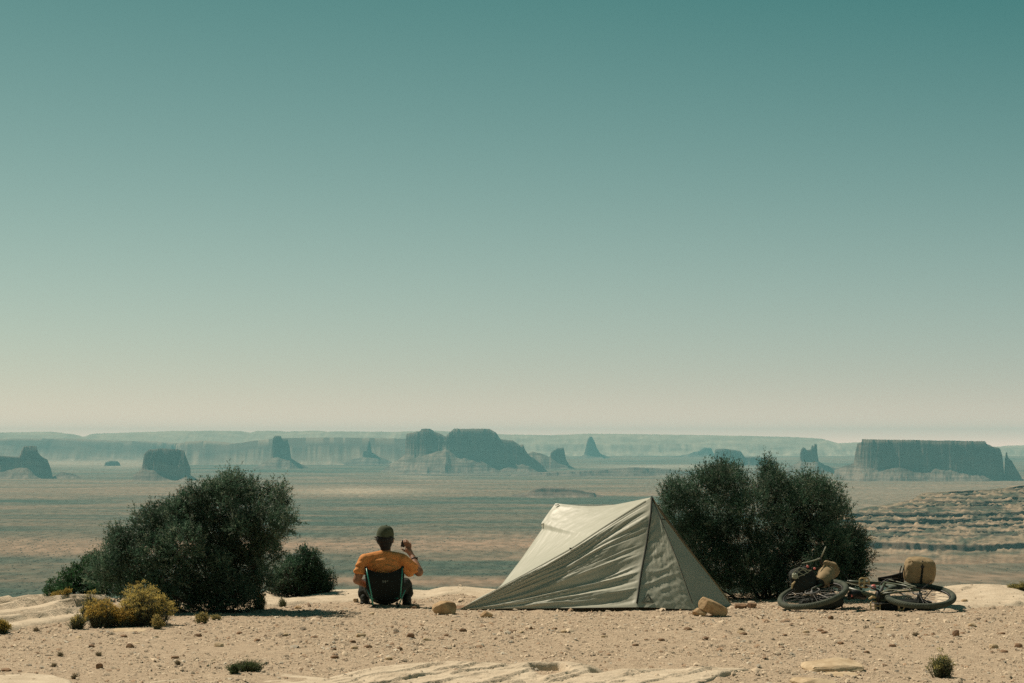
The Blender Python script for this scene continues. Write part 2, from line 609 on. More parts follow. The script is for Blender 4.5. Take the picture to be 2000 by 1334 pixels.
def corner_rock(x, y):
    px = pxof(x, y)
    pyc = lin([(-100, 1322), (0, 1315), (60, 1312), (110, 1315), (150, 1327), (175, 1336)], px)
    yc = (CAM_Z - 0.04) * FPX / (pyc - HORIZON)
    z = np.where(y > yc, 0.04 - 0.8 * (y - yc), 0.04) + 0.012 * fbm(x * 3, y * 3, seed=4) - 0.004
    return z - 0.3 * sstep(140, 185, px)


patch("sandstone_slab", XP(-140, 17.5), XP(190, 17.5), 16.4, 18.6, 0.016, corner_rock, "smooth pale sandstone slab in the bottom left corner")


def shelf_rock(x, y):
    px = pxof(x, y)
    ylow = CAM_Z * FPX / (lin([(-200, 1246), (0, 1240), (60, 1229), (130, 1217), (190, 1204), (260, 1190)], px) - HORIZON)
    m = sstep(-0.1, 0.35, y - ylow) * sstep(250, 200, px)
    U, Vv = x * 0.94 - y * 0.34, x * 0.34 + y * 0.94
    w = U * 2.1 + 0.55 * fbm(U * 0.9, Vv * 0.45, octv=4, seed=61)
    fr, idn = w - np.floor(w), np.floor(w)
    hgt = 0.35 + 0.65 * sstep(-0.5, 0.4, vnoise(idn * 5.3, Vv * 0.7, seed=63))
    stp = np.where(fr < 0.93, (fr / 0.93) ** 1.4, 1 - (fr - 0.93) / 0.07)
    crk = np.exp(-((fr - 0.985) / 0.022) ** 2)
    led = hgt * (0.095 * stp - 0.045 * crk) + 0.016 * fbm(x * 2.4, y * 2.4, octv=4, seed=64) + 0.0022 * fbm(x * 18, y * 18, octv=2, seed=65)
    z = rim_z(x) * sstep(24.5, 27.6, y) + 0.02 + led * sstep(0, 0.9, y - ylow) * (1 - 0.45 * sstep(27.1, 27.6, y))
    d = y - (27.75 + 0.15 * fbm(x * 1.2, x * 0, seed=8))
    z = z - np.where(d > 0, 0.5 * d + 1.2 * d * d, 0)
    return z * m + (1 - m) * (ground(x, y) - 0.08)


patch("sandstone_shelf", XP(-250, 26) - 1.5, XP(270, 26) + 1.5, 20.4, 28.6, 0.034, shelf_rock, "layered pale sandstone shelf at the cliff edge left of the shrubs", 0.36)


def rim_rock(x, y):
    px = pxof(x, y)
    ylow = CAM_Z * FPX / (lin([(480, 1190), (540, 1186), (600, 1180), (660, 1180), (760, 1176), (850, 1171), (900, 1168), (960, 1172), (1100, 1176)], px) - HORIZON)
    m = sstep(-0.05, 0.3, y - ylow) * sstep(470, 520, px) * sstep(1120, 1050, px)
    z = ground(x, y) + 0.022 + 0.018 * fbm(x * 1.3, y * 0.9, octv=4, seed=71) + ledges(x, y, (0.75, 0.6), 1.1, 0.016, 73)
    return z * m + (1 - m) * (ground(x, y) - 0.06)


patch("rim_rock", XP(460, 27), XP(1130, 27), 25.4, 28.7, 0.03, rim_rock, "smooth pale rock along the cliff edge behind the seated man")


def dome_rock(x, y):
    px = pxof(x, y)
    ylow = CAM_Z * FPX / (lin([(1780, 1196), (1850, 1194), (1900, 1191), (1960, 1188), (2000, 1184), (2200, 1186)], px) - HORIZON)
    m = sstep(-0.05, 0.4, y - ylow) * sstep(1790, 1850, px)
    z = ground(x, y) + 0.03 + ledges(x, y, (0.95, 0.28), 1.5, 0.045, 83) * (1 - 0.6 * sstep(27.2, 27.7, y))
    return z * m + (1 - m) * (ground(x, y) - 0.06)


patch("sandstone_dome", XP(1760, 27), XP(2230, 27), 24.6, 28.7, 0.028, dome_rock, "low rounded sandstone hump behind the rear wheel of the bicycle")


def surface(x, y):
    x, y = np.asarray(x, float), np.asarray(y, float)
    z = ground(x, y)
    rock = np.zeros(z.shape, bool)
    for x0, x1, y0, y1, fn in PATCHES:
        inn = (x > x0) & (x < x1) & (y > y0) & (y < y1)
        if inn.any():
            zz = fn(x[inn], y[inn])
            rock[inn] |= zz > z[inn] - 0.004
            z[inn] = np.maximum(z[inn], zz)
    return z, rock


def sz(x, y):
    return float(surface(np.array([x]), np.array([y]))[0][0])


# ------------------------------------------------------------------ loose gravel
def gravel(n, y0, y1, smin, smax, seed, keep_rock=0.05):
    r = np.random.default_rng(seed)
    y = np.sqrt(r.uniform(y0 ** 2, y1 ** 2, n))
    x = r.uniform(-0.235, 0.235, n) * y
    dens = fbm(x * 0.9, y * 0.9, octv=3, seed=91)
    z, rock = surface(x, y)
    keep = (r.uniform(-0.95, 0.5, n) < dens) & (~rock | (r.uniform(0, 1, n) < keep_rock)) & (y < 28.0)
    x, y, z = x[keep], y[keep], z[keep]
    n = len(x)
    s = np.clip(smin * np.exp(r.exponential(0.42, n)), 0, smax)
    oct_ = np.array([(1, 0, -0.35), (0, 1, -0.4), (-1, 0, -0.35), (0, -1, -0.4), (0, 0, 1), (0, 0, -1), (0.75, 0.75, 0.45), (-0.7, 0.75, 0.5), (-0.75, -0.7, 0.45), (0.7, -0.75, 0.5)], float)
    faces = np.array([(0, 6, 4), (6, 1, 4), (1, 7, 4), (7, 2, 4), (2, 8, 4), (8, 3, 4), (3, 9, 4), (9, 0, 4)])
    V = oct_[None] * (1 + r.uniform(-0.38, 0.38, (n, 10, 1)))
    V = V * np.stack([r.uniform(0.7, 1.5, n), r.uniform(0.7, 1.5, n), r.uniform(0.45, 1.15, n)], -1)[:, None, :]
    a = r.uniform(0, 2 * math.pi, n)
    ca, sa = np.cos(a), np.sin(a)
    tl = r.uniform(-0.35, 0.35, n)
    Vx = V[..., 0] * ca[:, None] - V[..., 1] * sa[:, None]
    Vy = V[..., 0] * sa[:, None] + V[..., 1] * ca[:, None]
    Vz = V[..., 2] + tl[:, None] * Vx
    P = np.stack([Vx, Vy, Vz], -1) * (s * 0.5)[:, None, None]
    P += np.stack([x, y, z + s * 0.13], -1)[:, None, :]
    F = (faces[None] + (np.arange(n) * 10)[:, None, None]).reshape(-1, 3)
    base = np.array((0.54, 0.44, 0.325))
    b = np.clip(r.normal(0.92, 0.24, n), 0.35, 1.22)
    c = base[None] * b[:, None]
    br = r.uniform(0, 1, n)
    c[br < 0.13] = np.array((0.36, 0.25, 0.165)) * b[br < 0.13, None]
    c[br > 0.92] = np.array((0.48, 0.43, 0.345)) * b[br > 0.92, None]
    return P.reshape(-1, 3), F, np.repeat(c, 10, axis=0)


P1, F1, C1 = gravel(112000, 16.6, 28.0, 0.0065, 0.032, 11)
P2, F2, C2 = gravel(2600, 16.6, 28.0, 0.018, 0.055, 12, 0.01)
P3, F3, C3 = gravel(14000, 11.5, 16.6, 0.008, 0.035, 13)
gv = mesh("gravel", np.concatenate([P1, P2, P3]), np.concatenate([F1, F2 + len(P1), F3 + len(P1) + len(P2)]), M['gravel'], tint=np.concatenate([C1, C2, C3]))
tag(gv, kind='stuff')


# ================================================================== the far land
def floorz(Y):
    return -300.0 + 110.0 * np.clip((np.asarray(Y, float) - 24000.0) / 21000.0, 0, 1.4)


def Ybase(py):
    Y = np.linspace(4000, 52000, 4000)
    p = HORIZON + (CAM_Z - floorz(Y)) / Y * FPX
    return float(np.interp(-py, -p, Y))


vy = np.concatenate([np.linspace(40, 3400, 30), np.geomspace(3500, 51500, 430)])
vu = np.concatenate([-np.geomspace(1.3, 0.295, 24), np.linspace(-0.29, 0.29, 330), np.geomspace(0.295, 1.3, 24)])
VY, VU = np.meshgrid(vy, vu, indexing='ij')
VX = VU * VY
far_t = sstep(3000, 6000, VY)
n1 = fbm(VX / 2600, VY / 2200, octv=6, seed=101)
n2 = fbm(VX / 900 + 5, VY / 800, octv=6, seed=103)
tr = n1 * 5.0
ter = (np.floor(tr) + sstep(0.72, 0.98, tr - np.floor(tr))) / 5.0
relief = (11 * (ter + 0.6) + 5 * n2) * sstep(8500, 17000, VY) + 5 * n2 * sstep(3000, 8000, VY)
VZ = floorz(VY) + relief - 6
VPY = HORIZON + (CAM_Z - floorz(VY)) / VY * FPX
VPX = 1000 + VU * FPX
veg = lin([(878, .35), (900, .45), (915, .55), (925, .62), (938, .42), (950, .30), (962, .22), (970, .45), (976, .85), (988, .72), (993, .9), (1000, .78), (1004, .92), (1012, .8),
           (1030, .72), (1042, .62), (1047, .25), (1060, .22), (1080, .32), (1088, .75), (1110, .85), (1128, .68), (1134, .85), (1175, .9)], VPY + 9 * fbm(VX / 1700, VY / 1700, octv=3, seed=120) * (VPY - 860) / 180)
nb = fbm(VX / 900, VY / 420, octv=8, seed=111, gain=0.68)
nc = fbm(VX / 2500, VY / 1500, octv=5, seed=113)
veg = np.clip(veg + 0.82 * nb + 0.45 * nc + 0.10 * sstep(1000, 1700, VPX) * (VPY < 1000) * -1, 0, 1)
soil = np.array((0.38, 0.245, 0.165))
green = np.array((0.082, 0.104, 0.078))
vc = soil[None, None] * (1 - veg[..., None]) + green[None, None] * veg[..., None]


def blob(cx, cy, rx, ry, col, k):
    global vc
    w = np.exp(-(((VPX - cx) / rx) ** 2 + ((VPY - cy) / ry) ** 2)) * (0.6 + 0.8 * nb)
    w = np.clip(w * k, 0, 1)[..., None]
    vc = vc * (1 - w) + np.array(col)[None, None] * w


blob(150, 903, 120, 12, (0.62, 0.45, 0.34), 1.6)
blob(255, 905, 60, 9, (0.62, 0.45, 0.34), 1.5)
blob(700, 958, 130, 7, (0.62, 0.46, 0.33), 1.2)
blob(815, 925, 40, 7, (0.60, 0.45, 0.34), 1.2)
blob(1300, 912, 160, 5, (0.62, 0.47, 0.36), 1.3)
blob(1750, 970, 260, 26, (0.35, 0.25, 0.178), 1.3)
blob(60, 1063, 330, 16, (0.40, 0.26, 0.175), 1.1)
vf = mesh("valley_floor", np.stack([VX, VY, VZ], -1), grid_faces(len(vu), len(vy)), M['valley'], smooth=True, tint=vc.reshape(-1, 3))
tag(vf, kind='structure')


def landform(name, label, cat, Y, D, top, foot, m, seed, slope=0.36, ny=48, fl=0.05, group=None, res=1.0, soft=0.0, rock=(0.072, 0.060, 0.053), rubble=(0.20, 0.155, 0.125)):
    top, foot = np.array(top, float), np.array(foot, float)
    p0, p1 = min(top[0, 0], foot[0, 0]), max(top[-1, 0], foot[-1, 0])
    hgt = (foot[:, 1].max() - top[:, 1].min()) / FPX * Y
    ext = (foot[:, 1].max() - foot[:, 1].min()) / FPX * Y / slope / (Y / FPX) * 0.0 + 6
    a0, a1 = max(p0 - ext, -260.0), min(p1 + ext, 2260.0)
    px = np.linspace(a0, a1, int((a1 - a0) * res))
    if p0 - ext < a0:
        px = np.concatenate([np.arange(p0 - ext, a0 - 5, 14.0), px])
    if p1 + ext > a1:
        px = np.concatenate([px, np.arange(a1 + 5, p1 + ext, 14.0)])
    fz0 = float(floorz(Y))
    jit = 1.2 * fbm(px / 9.0, px * 0 + seed, octv=4, seed=seed)
    tp = np.interp(px + jit * 0.5, top[:, 0], top[:, 1]) + 0.7 * fbm(px / 5.0, px * 0, octv=4, seed=seed + 1)
    fp = np.interp(px, foot[:, 0], foot[:, 1])
    zt = CAM_Z - (tp - HORIZON) / FPX * Y
    zf = CAM_Z - (fp - HORIZON) / FPX * Y
    outside = np.maximum(top[0, 0] - px, px - top[-1, 0])
    zt = np.where(outside > 0, zf, np.maximum(zt, zf))
    edge = np.maximum(foot[0, 0] - px, px - foot[-1, 0])
    zf = np.where(edge > 0, np.minimum(zf, fz0) - 20, zf)
    zt = np.where(edge > 0, zf, zt)
    pc, hw = (top[0, 0] + top[-1, 0]) / 2, (top[-1, 0] - top[0, 0]) / 2
    q = np.clip(np.abs((px - pc) / hw), 0, 1)
    hd = D / 2 * (0.5 + 0.5 * np.sqrt(np.clip(1 - q ** 7, 0, 1)))
    tal = max((zf - fz0).max(), 10) / slope * 1.25
    W = D / 2 + tal * 1.9
    n1 = int(ny * 0.62) | 1
    s1 = np.linspace(-1, 1, n1)
    core = (D / 2 * 1.08 + 8) * np.sign(s1) * (1 - (1 - np.abs(s1)) ** 1.7)
    n2 = max(8, (ny - n1) // 2)
    outer = core[-1] + (W - D / 2 * 1.08 - 8) * np.linspace(0, 1, n2 + 1)[1:] ** 1.15
    yy = Y + np.concatenate([-outer[::-1], core, outer])
    ny = len(yy)
    PX, YY = np.meshgrid(px, yy)
    X = XP(PX, Y) + (YY - Y) * ((pc - 1000.0) / FPX if p1 - p0 < 600 else 0.0)   # its long axis runs away from the viewpoint
    mpp = Y / FPX
    flute = fl * D * fbm(X / (mpp * 16), YY / (mpp * 16), octv=5, seed=seed + 5)
    d = hd[None] - np.abs(YY - Y) + np.clip(flute, -26, 26) - 60 * (D > 600)
    w = 0.30 * np.maximum(zt - zf, 1)[None] + 6
    w = np.minimum(w, 0.5 * hd[None] + 4) + soft * np.maximum(zt - zf, 1)[None]
    c = np.clip(d / w, 0, 1)
    sj = 0.06 * fbm(X / (mpp * 24), YY * 0 + 2.0, octv=3, seed=seed + 12)
    c = 0.46 * sstep(0, 0.22, c) + 0.20 * sstep(0.36 + sj, 0.46 + sj, c) + 0.18 * sstep(0.60 + sj, 0.68 + sj, c) + 0.16 * sstep(0.86, 1.0, c)
    gul = 1 + 0.45 * fbm(X / (mpp * 20), YY / (mpp * 60), octv=4, seed=seed + 7)
    out = np.maximum(-d, 0)
    Z = zf[None] + (zt - zf)[None] * c + 0 * out + np.where(d < 0, 4 * fbm(X / 60, YY / 60, octv=3, seed=seed + 8), 0)
    hh = np.maximum(zf[None] - fz0, 0) + 14
    tt = np.clip(out * slope * gul / hh, 0, 1)
    Z = np.where(d < 0, fz0 - 14 + hh * (1 - tt) ** 1.25 + np.minimum(zf[None] - fz0, 0) + 5 * fbm(X / 70, YY / 70, octv=3, seed=seed + 8) * (1 - tt), Z)
    Z = np.maximum(Z, fz0 - 34)
    k = sstep(-8, 8, d - 0.18 * w + 14 * fbm(X / (mpp * 5), YY / (mpp * 5), octv=3, seed=seed + 9))[..., None]
    cap = sstep(0.9, 1.0, np.clip((Z - zf[None]) / np.maximum(zt - zf, 1)[None], 0, 1))[..., None] * (d > w)[..., None]
    rr_ = np.array(rubble) * (0.75 + 0.5 * (fbm(X / (mpp * 7), YY / (mpp * 20), octv=4, seed=seed + 11)[..., None] + 0.5))
    tcol = (np.array(rock) * (1 - cap) + np.array(rubble) * cap) * k + rr_ * (1 - k)
    o = mesh(name, np.stack([X, YY, Z], -1), grid_faces(len(px), ny), m, at=(XP(pc, Y), Y, fz0), smooth=False, tint=tcol.reshape(-1, 3))
    return tag(o, label, cat, group, 'structure')


R1, R2 = M['butte_rock'], M['far_rock']
landform("plateau", "long pale blue plateau forming the whole skyline behind the buttes", "plateau", 46000, 3500,
         [(-5200, 842), (-3000, 850), (-1500, 841), (-400, 846), (0, 845), (100, 843), (140, 848), (160, 853), (172, 853), (185, 847), (250, 845), (330, 842), (380, 840), (470, 842), (490, 845), (510, 839), (560, 843),
          (625, 841), (645, 836), (665, 835), (800, 838), (870, 842), (930, 846), (1000, 849), (1080, 850), (1150, 847), (1300, 849), (1440, 851), (1550, 854),
          (1595, 857), (1625, 867), (1680, 864), (1800, 868), (1960, 874), (2000, 870), (2100, 868), (2400, 864), (3500, 852), (5000, 858), (7200, 846)],
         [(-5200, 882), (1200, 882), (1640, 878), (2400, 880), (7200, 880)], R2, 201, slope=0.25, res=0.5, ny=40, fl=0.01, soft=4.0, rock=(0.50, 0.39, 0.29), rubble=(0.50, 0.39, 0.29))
landform("escarpment", "hazy flat topped escarpment behind the two left buttes", "escarpment", 38500, 3000,
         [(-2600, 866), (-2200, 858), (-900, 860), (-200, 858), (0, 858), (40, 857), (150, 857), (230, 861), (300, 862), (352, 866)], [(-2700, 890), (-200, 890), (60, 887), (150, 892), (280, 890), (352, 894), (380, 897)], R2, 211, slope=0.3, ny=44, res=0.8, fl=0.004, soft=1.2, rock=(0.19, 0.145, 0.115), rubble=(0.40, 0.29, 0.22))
landform("escarpment", "long flat escarpment behind the twin topped tower and the thin spire", "escarpment", 34500, 4000,
         [(350, 868), (372, 863), (400, 861), (430, 863), (462, 867), (500, 861), (560, 856), (640, 855), (720, 856), (800, 858), (900, 860)],
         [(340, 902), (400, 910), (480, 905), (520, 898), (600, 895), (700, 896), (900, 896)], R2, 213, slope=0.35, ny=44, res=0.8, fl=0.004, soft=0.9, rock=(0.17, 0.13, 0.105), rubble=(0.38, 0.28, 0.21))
landform("hill", "faint pale hill low on the horizon left of the small mesa", "hill", 43000, 800,
         [(1338, 890), (1350, 884), (1365, 881), (1374, 874), (1389, 875), (1394, 886)], [(1310, 893), (1340, 888), (1395, 889), (1420, 893)], R2, 215, slope=0.3)
landform("pinnacle", "faint far pinnacle like a pointed tooth right of the big butte", "pinnacle", 40500, 300,
         [(1140, 889), (1144, 875), (1147, 860), (1151, 853), (1156, 853), (1161, 862), (1166, 875), (1172, 885), (1178, 889)],
         [(1122, 898), (1140, 888), (1160, 889), (1180, 888), (1198, 898)], R2, 217)
landform("knoll", "tiny low knoll on the pale flats between the two left buttes", "knoll", 31500, 400,
         [(203, 913), (207, 902), (215, 900), (230, 900), (235, 905), (237, 913)], [(190, 914), (200, 911), (238, 912), (245, 914)], R1, 219)
landform("spire", "thin hazy rock spire on a broad base left of the big butte", "spire", 32500, 160,
         [(708, 893), (710, 880), (716, 880), (718, 866), (720, 861), (722, 861), (724, 868), (726, 883), (736, 889), (741, 893)],
         [(665, 904), (690, 897), (708, 893), (741, 892), (770, 904)], R1, 221)
landform("butte", "small mesa block peeking above the shrub beside the tent", "butte", 30500, 500,
         [(1393, 909), (1395, 880), (1398, 877), (1416, 876), (1446, 881), (1451, 888), (1454, 892), (1480, 892), (1500, 898), (1516, 908)],
         [(1375, 915), (1395, 908), (1450, 906), (1500, 908), (1525, 915)], R1, 223)
landform("butte", "twin topped rock tower on a cone of rubble", "butte", 28500, 200,
         [(530, 892), (531, 874), (533, 856), (537, 851), (548, 851), (551, 857), (562, 858), (566, 872), (569, 892)],
         [(492, 915), (515, 904), (530, 894), (545, 891), (566, 893), (580, 902), (602, 913)], R1, 225)
landform("butte", "leaning thumb shaped rock just right of the big butte", "butte", 28800, 200,
         [(1074, 898), (1075, 884), (1080, 880), (1090, 875), (1101, 874), (1103, 884), (1106, 898), (1112, 908)],
         [(1022, 890), (1040, 882), (1058, 886), (1074, 893), (1090, 902), (1106, 906), (1120, 913), (1136, 920)], R1, 227)
landform("butte", "broad big butte with a notched summit near the middle of the skyline", "butte", 27000, 1500,
         [(793, 886), (795, 850), (798, 847), (822, 843), (826, 838), (841, 838), (848, 843), (866, 850), (872, 853), (879, 845), (888, 838), (955, 838), (968, 845), (976, 858),
          (1000, 861), (1012, 868), (1016, 874), (1018, 868), (1020, 868), (1023, 878), (1030, 888), (1045, 898), (1062, 912)],
         [(745, 920), (775, 901), (795, 884), (815, 890), (830, 887), (848, 883), (863, 878), (872, 873), (880, 880), (890, 885), (920, 891), (950, 899), (975, 909), (1000, 904),
          (1030, 904), (1050, 911), (1066, 917)], R1, 229, ny=72, res=1.5, fl=0.03)
landform("butte", "rock tower with two thin fingers left of the long mesa", "butte", 25500, 150,
         [(1561, 902), (1563, 880), (1567, 874), (1572, 875), (1575, 879), (1583, 877), (1585, 870), (1588, 870), (1589, 875), (1590, 867), (1595, 867), (1596, 888), (1599, 902)],
         [(1525, 921), (1540, 911), (1555, 905), (1563, 900), (1597, 900), (1610, 908), (1630, 914), (1652, 919)], R1, 231, res=2.4)
landform("ridge", "low dark ridge crossing the valley behind the tent peak", "ridge", 24500, 900,
         [(1000, 927), (1060, 922), (1120, 920), (1180, 917), (1240, 913), (1270, 914), (1330, 919), (1400, 917), (1500, 920), (1560, 926)],
         [(980, 928), (1120, 924), (1240, 919), (1330, 923), (1420, 921), (1570, 928)], R1, 233, slope=0.3)
landform("butte", "dark tower butte with a long low tail at the far left", "butte", 22500, 500,
         [(-120, 888), (0, 890), (39, 893), (43, 880), (47, 872), (55, 871), (72, 871), (75, 884), (84, 893), (93, 897), (100, 915), (104, 932)],
         [(-120, 922), (0, 919), (30, 912), (55, 911), (75, 923), (98, 931), (106, 931), (122, 922), (145, 926), (170, 936)], R1, 235, ny=70, res=2.0)
landform("mesa", "long dark flat topped mesa with a needle at its end on the right", "mesa", 21500, 1500,
         [(1669, 904), (1672, 885), (1677, 866), (1685, 864), (1686, 858), (1920, 862), (1924, 867), (1935, 872), (1950, 876), (1954, 888), (1956, 905), (1958, 922)],
         [(1632, 916), (1660, 907), (1672, 903), (1700, 907), (1720, 914), (1750, 909), (1775, 911), (1800, 912), (1840, 909), (1870, 917), (1900, 919), (1940, 925), (1961, 929),
          (1998, 936), (2040, 938)], R1, 237, ny=72, res=1.5, fl=0.03)
landform("spire", "thin needle of rock standing off the right end of the long mesa", "spire", 21000, 60,
         [(1960.5, 925), (1962, 896), (1963.5, 884), (1966, 883), (1967, 890), (1969, 896), (1975, 900), (1983, 914), (1994, 932)], [(1958, 930), (1970, 926), (1984, 931), (1998, 937)], R1, 238, res=3.5, ny=44)
landform("butte", "squat flat topped butte above the left shrub", "butte", 21000, 450,
         [(278, 915), (283, 886), (291, 878), (320, 876), (345, 877), (360, 880), (366, 898), (373, 914)],
         [(262, 928), (280, 914), (300, 917), (330, 928), (345, 934), (365, 924), (390, 938)], R1, 239, ny=70, res=2.2)
landform("knoll", "low dark ledge on the plain between the big butte and the tent", "knoll", 14300, 250,
         [(1030, 962), (1042, 955), (1060, 952), (1100, 953), (1130, 957), (1162, 963)], [(1000, 967), (1045, 959), (1110, 959), (1140, 963), (1180, 968)], R1, 241, slope=0.25, rock=(0.14, 0.12, 0.095))

# scrub dotted over the nearer plain, far too many and too small to tell apart
sr0 = np.random.default_rng(77)
sn = 36000
sy = 4700.0 * np.exp(sr0.uniform(0, 1, sn) ** 1.15 * math.log(15000 / 4700.0))
sx = sr0.uniform(-0.24, 0.24, sn) * sy
sden = fbm(sx / 900, sy / 420, octv=6, seed=111, gain=0.68) + 0.5 * fbm(sx / 2500, sy / 1500, octv=4, seed=113)
sk = (sden + sr0.normal(0, 0.28, sn) > 0.02) & ~((sx > 380) & (sy > 6200) & (sy < 8800))
sx, sy = sx[sk], sy[sk]
sn = len(sx)
ix = np.clip(np.searchsorted(vy, sy) - 1, 0, len(vy) - 2)
iu = np.clip(np.searchsorted(vu, sx / sy) - 1, 0, len(vu) - 2)
szz = np.minimum(VZ[ix, iu], VZ[ix + 1, iu])
ss = sr0.uniform(1.0, 3.0, sn)
o8 = np.array([(1, 0, 0), (0, 1, 0), (-1, 0, 0), (0, -1, 0), (0.72, 0.72, 0.55), (-0.72, 0.72, 0.55), (-0.72, -0.72, 0.55), (0.72, -0.72, 0.55), (0, 0, 0.85)], float)
f4 = np.array([(0, 1, 4), (1, 5, 4), (1, 2, 5), (2, 6, 5), (2, 3, 6), (3, 7, 6), (3, 0, 7), (0, 4, 7), (4, 5, 8), (5, 6, 8), (6, 7, 8), (7, 4, 8)])
sv = o8[None] * (1 + sr0.uniform(-0.3, 0.3, (sn, 9, 1))) * ss[:, None, None] * np.array((1.1, 1.1, 0.7)) + np.stack([sx, sy, szz - 0.3], -1)[:, None]
sf = (f4[None] + (np.arange(sn) * 9)[:, None, None]).reshape(-1, 3)
scol = np.repeat(np.array((0.075, 0.088, 0.064))[None] * sr0.uniform(0.6, 1.4, (sn, 1)), 9, axis=0)
scr = mesh("scrub", sv.reshape(-1, 3), sf, M['gravel'], tint=scol)
tag(scr, kind='stuff')

# ------------------------------------------------------------------ the stepped canyon side on the right
tpx = np.linspace(1230, 2320, 380)
TY0, TY1 = 6350.0, 8300.0
ztop_py = lin([(1230, 1098), (1300, 1075), (1450, 1040), (1560, 1018), (1640, 1002), (1655, 1000), (1700, 990), (1745, 984), (1780, 976), (1800, 964), (1850, 960), (1930, 957), (1960, 953), (2000, 948), (2320, 940)], tpx)
rows = []
K = 21
hz = 168.0
_kr = np.random.default_rng(5)
hs = np.r_[0.0, 0.14, 0.285, 0.285 + 0.715 * np.cumsum(_kr.uniform(0.45, 1.6, K - 2) ** 1.3) / 1.0]
hs[3:] = 0.285 + (hs[3:] - 0.285) / (hs[-1] - 0.285) * 0.715
yb = TY0
for k in range(K):
    cliff = (0.5 if k == 1 else float(_kr.uniform(0.14, 0.46)) if k else 0.0)
    z0, z1 = hs[k], hs[k + 1]
    zc = z0 + (z1 - z0) * cliff
    depth = (TY1 - TY0) * (z1 - z0) * (1.35 if k == 0 else 0.9)
    for f in (np.linspace(0, 1, 6) if cliff else [0.0]):
        rows.append((yb + 8 * f, z0 + (zc - z0) * f, k, 1.0))
    for f in np.linspace(0.16, 1, 6):
        rows.append((yb + 8 + depth * f, zc + (z1 - zc) * f, k, 0.0))
    yb += 8 + depth
rows.append((yb + 500, 1.0, K, 0))
rows.append((yb + 2500, 0.98, K, 0))
RY = np.array([r[0] for r in rows])[:, None]
RZ = np.array([r[1] for r in rows])[:, None]
RK = np.array([r[2] for r in rows])[:, None]
RC = np.array([r[3] for r in rows])[:, None]
TX = np.broadcast_to(XP(tpx, 7000)[None], (len(rows), len(tpx)))
cut = 150 * fbm(TX / 210 + RK * 3.7, RK * 2.1 + TX * 0, octv=5, seed=301) + 90 * fbm(TX / 420, TX * 0, octv=3, seed=303) + 14 * fbm(TX / 26, RK * 5.1 + TX * 0, octv=3, seed=305)
blk = sstep(0.15, 0.5, fbm(TX / 15, RY / 15, octv=3, seed=307))
TYm = RY + cut + 0 * TX
TZ = -312 + (hz + 9) * 1.03 * (RZ + 0.030 * sstep(0.1, 0.2, RZ) * fbm(TX / 330, RK * 1.7 + 0 * TX, octv=3, seed=321)) + 3.0 * fbm(TX / 60, RZ * 40, octv=3, seed=309) * (RZ > 0.1) + 6.5 * blk * (RZ > 0.12) * (1 - RC * 0.6)
TZ = TZ + 2.5 * fbm(TX / 9, RY / 9, octv=2, seed=311)
zcap = (CAM_Z - (ztop_py[None] - HORIZON) / FPX * TYm)
TZ = np.minimum(TZ, zcap + 3.5 * fbm(TX / 40, TYm / 40, octv=3, seed=313))
TZ = np.maximum(TZ, -335)
band = fbm(RZ * 26 + 0 * TX, TX / 900, octv=3, seed=315)
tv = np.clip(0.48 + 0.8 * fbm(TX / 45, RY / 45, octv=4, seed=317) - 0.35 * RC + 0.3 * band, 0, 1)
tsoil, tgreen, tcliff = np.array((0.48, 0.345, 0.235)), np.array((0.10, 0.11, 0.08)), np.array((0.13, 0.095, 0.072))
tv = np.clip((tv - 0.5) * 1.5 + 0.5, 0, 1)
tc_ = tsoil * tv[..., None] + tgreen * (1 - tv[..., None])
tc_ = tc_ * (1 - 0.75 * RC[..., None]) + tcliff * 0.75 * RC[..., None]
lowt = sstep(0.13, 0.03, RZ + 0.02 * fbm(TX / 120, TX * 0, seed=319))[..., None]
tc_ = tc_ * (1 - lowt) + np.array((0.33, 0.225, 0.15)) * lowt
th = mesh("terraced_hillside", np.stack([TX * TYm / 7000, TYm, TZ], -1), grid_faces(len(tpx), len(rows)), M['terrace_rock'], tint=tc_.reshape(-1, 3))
tag(th, "stepped canyon side of pale rock ledges on the right beyond the bicycle", "hillside", None, 'structure')

# ------------------------------------------------------------------ the air
hm = bpy.data.materials.new("haze")
hm.use_nodes = True
ht = hm.node_tree
ht.nodes.remove(ht.nodes["Principled BSDF"])
pv = ht.nodes.new("ShaderNodeVolumePrincipled")
pv.inputs["Color"].default_value = (0.40, 0.90, 0.97, 1)
pv.inputs["Density"].default_value = 2.5e-5
ht.links.new(pv.outputs[0], ht.nodes["Material Output"].inputs["Volume"])
hz_ = MB().box((0, 26200, 24), (70000, 26400, 341)).build("haze", hm)
hz_['kind'] = 'stuff'

# ================================================================== plants
def leaf_quads(P, D, L, W, r):
    """One thin pointed quad for every leaf: foot P, direction D, length L, width W."""
    n = len(P)
    D = D / np.linalg.norm(D, axis=1, keepdims=True)
    a = r.normal(size=(n, 3))
    S = np.cross(D, a)
    S /= np.linalg.norm(S, axis=1, keepdims=True) + 1e-9
    L, W = L[:, None], W[:, None]
    V = np.stack([P - S * W * 0.45, P + D * L * 0.35 + S * W * 0.75, P + D * L], 1)
    return V.reshape(-1, 3), np.arange(n * 3).reshape(n, 3)


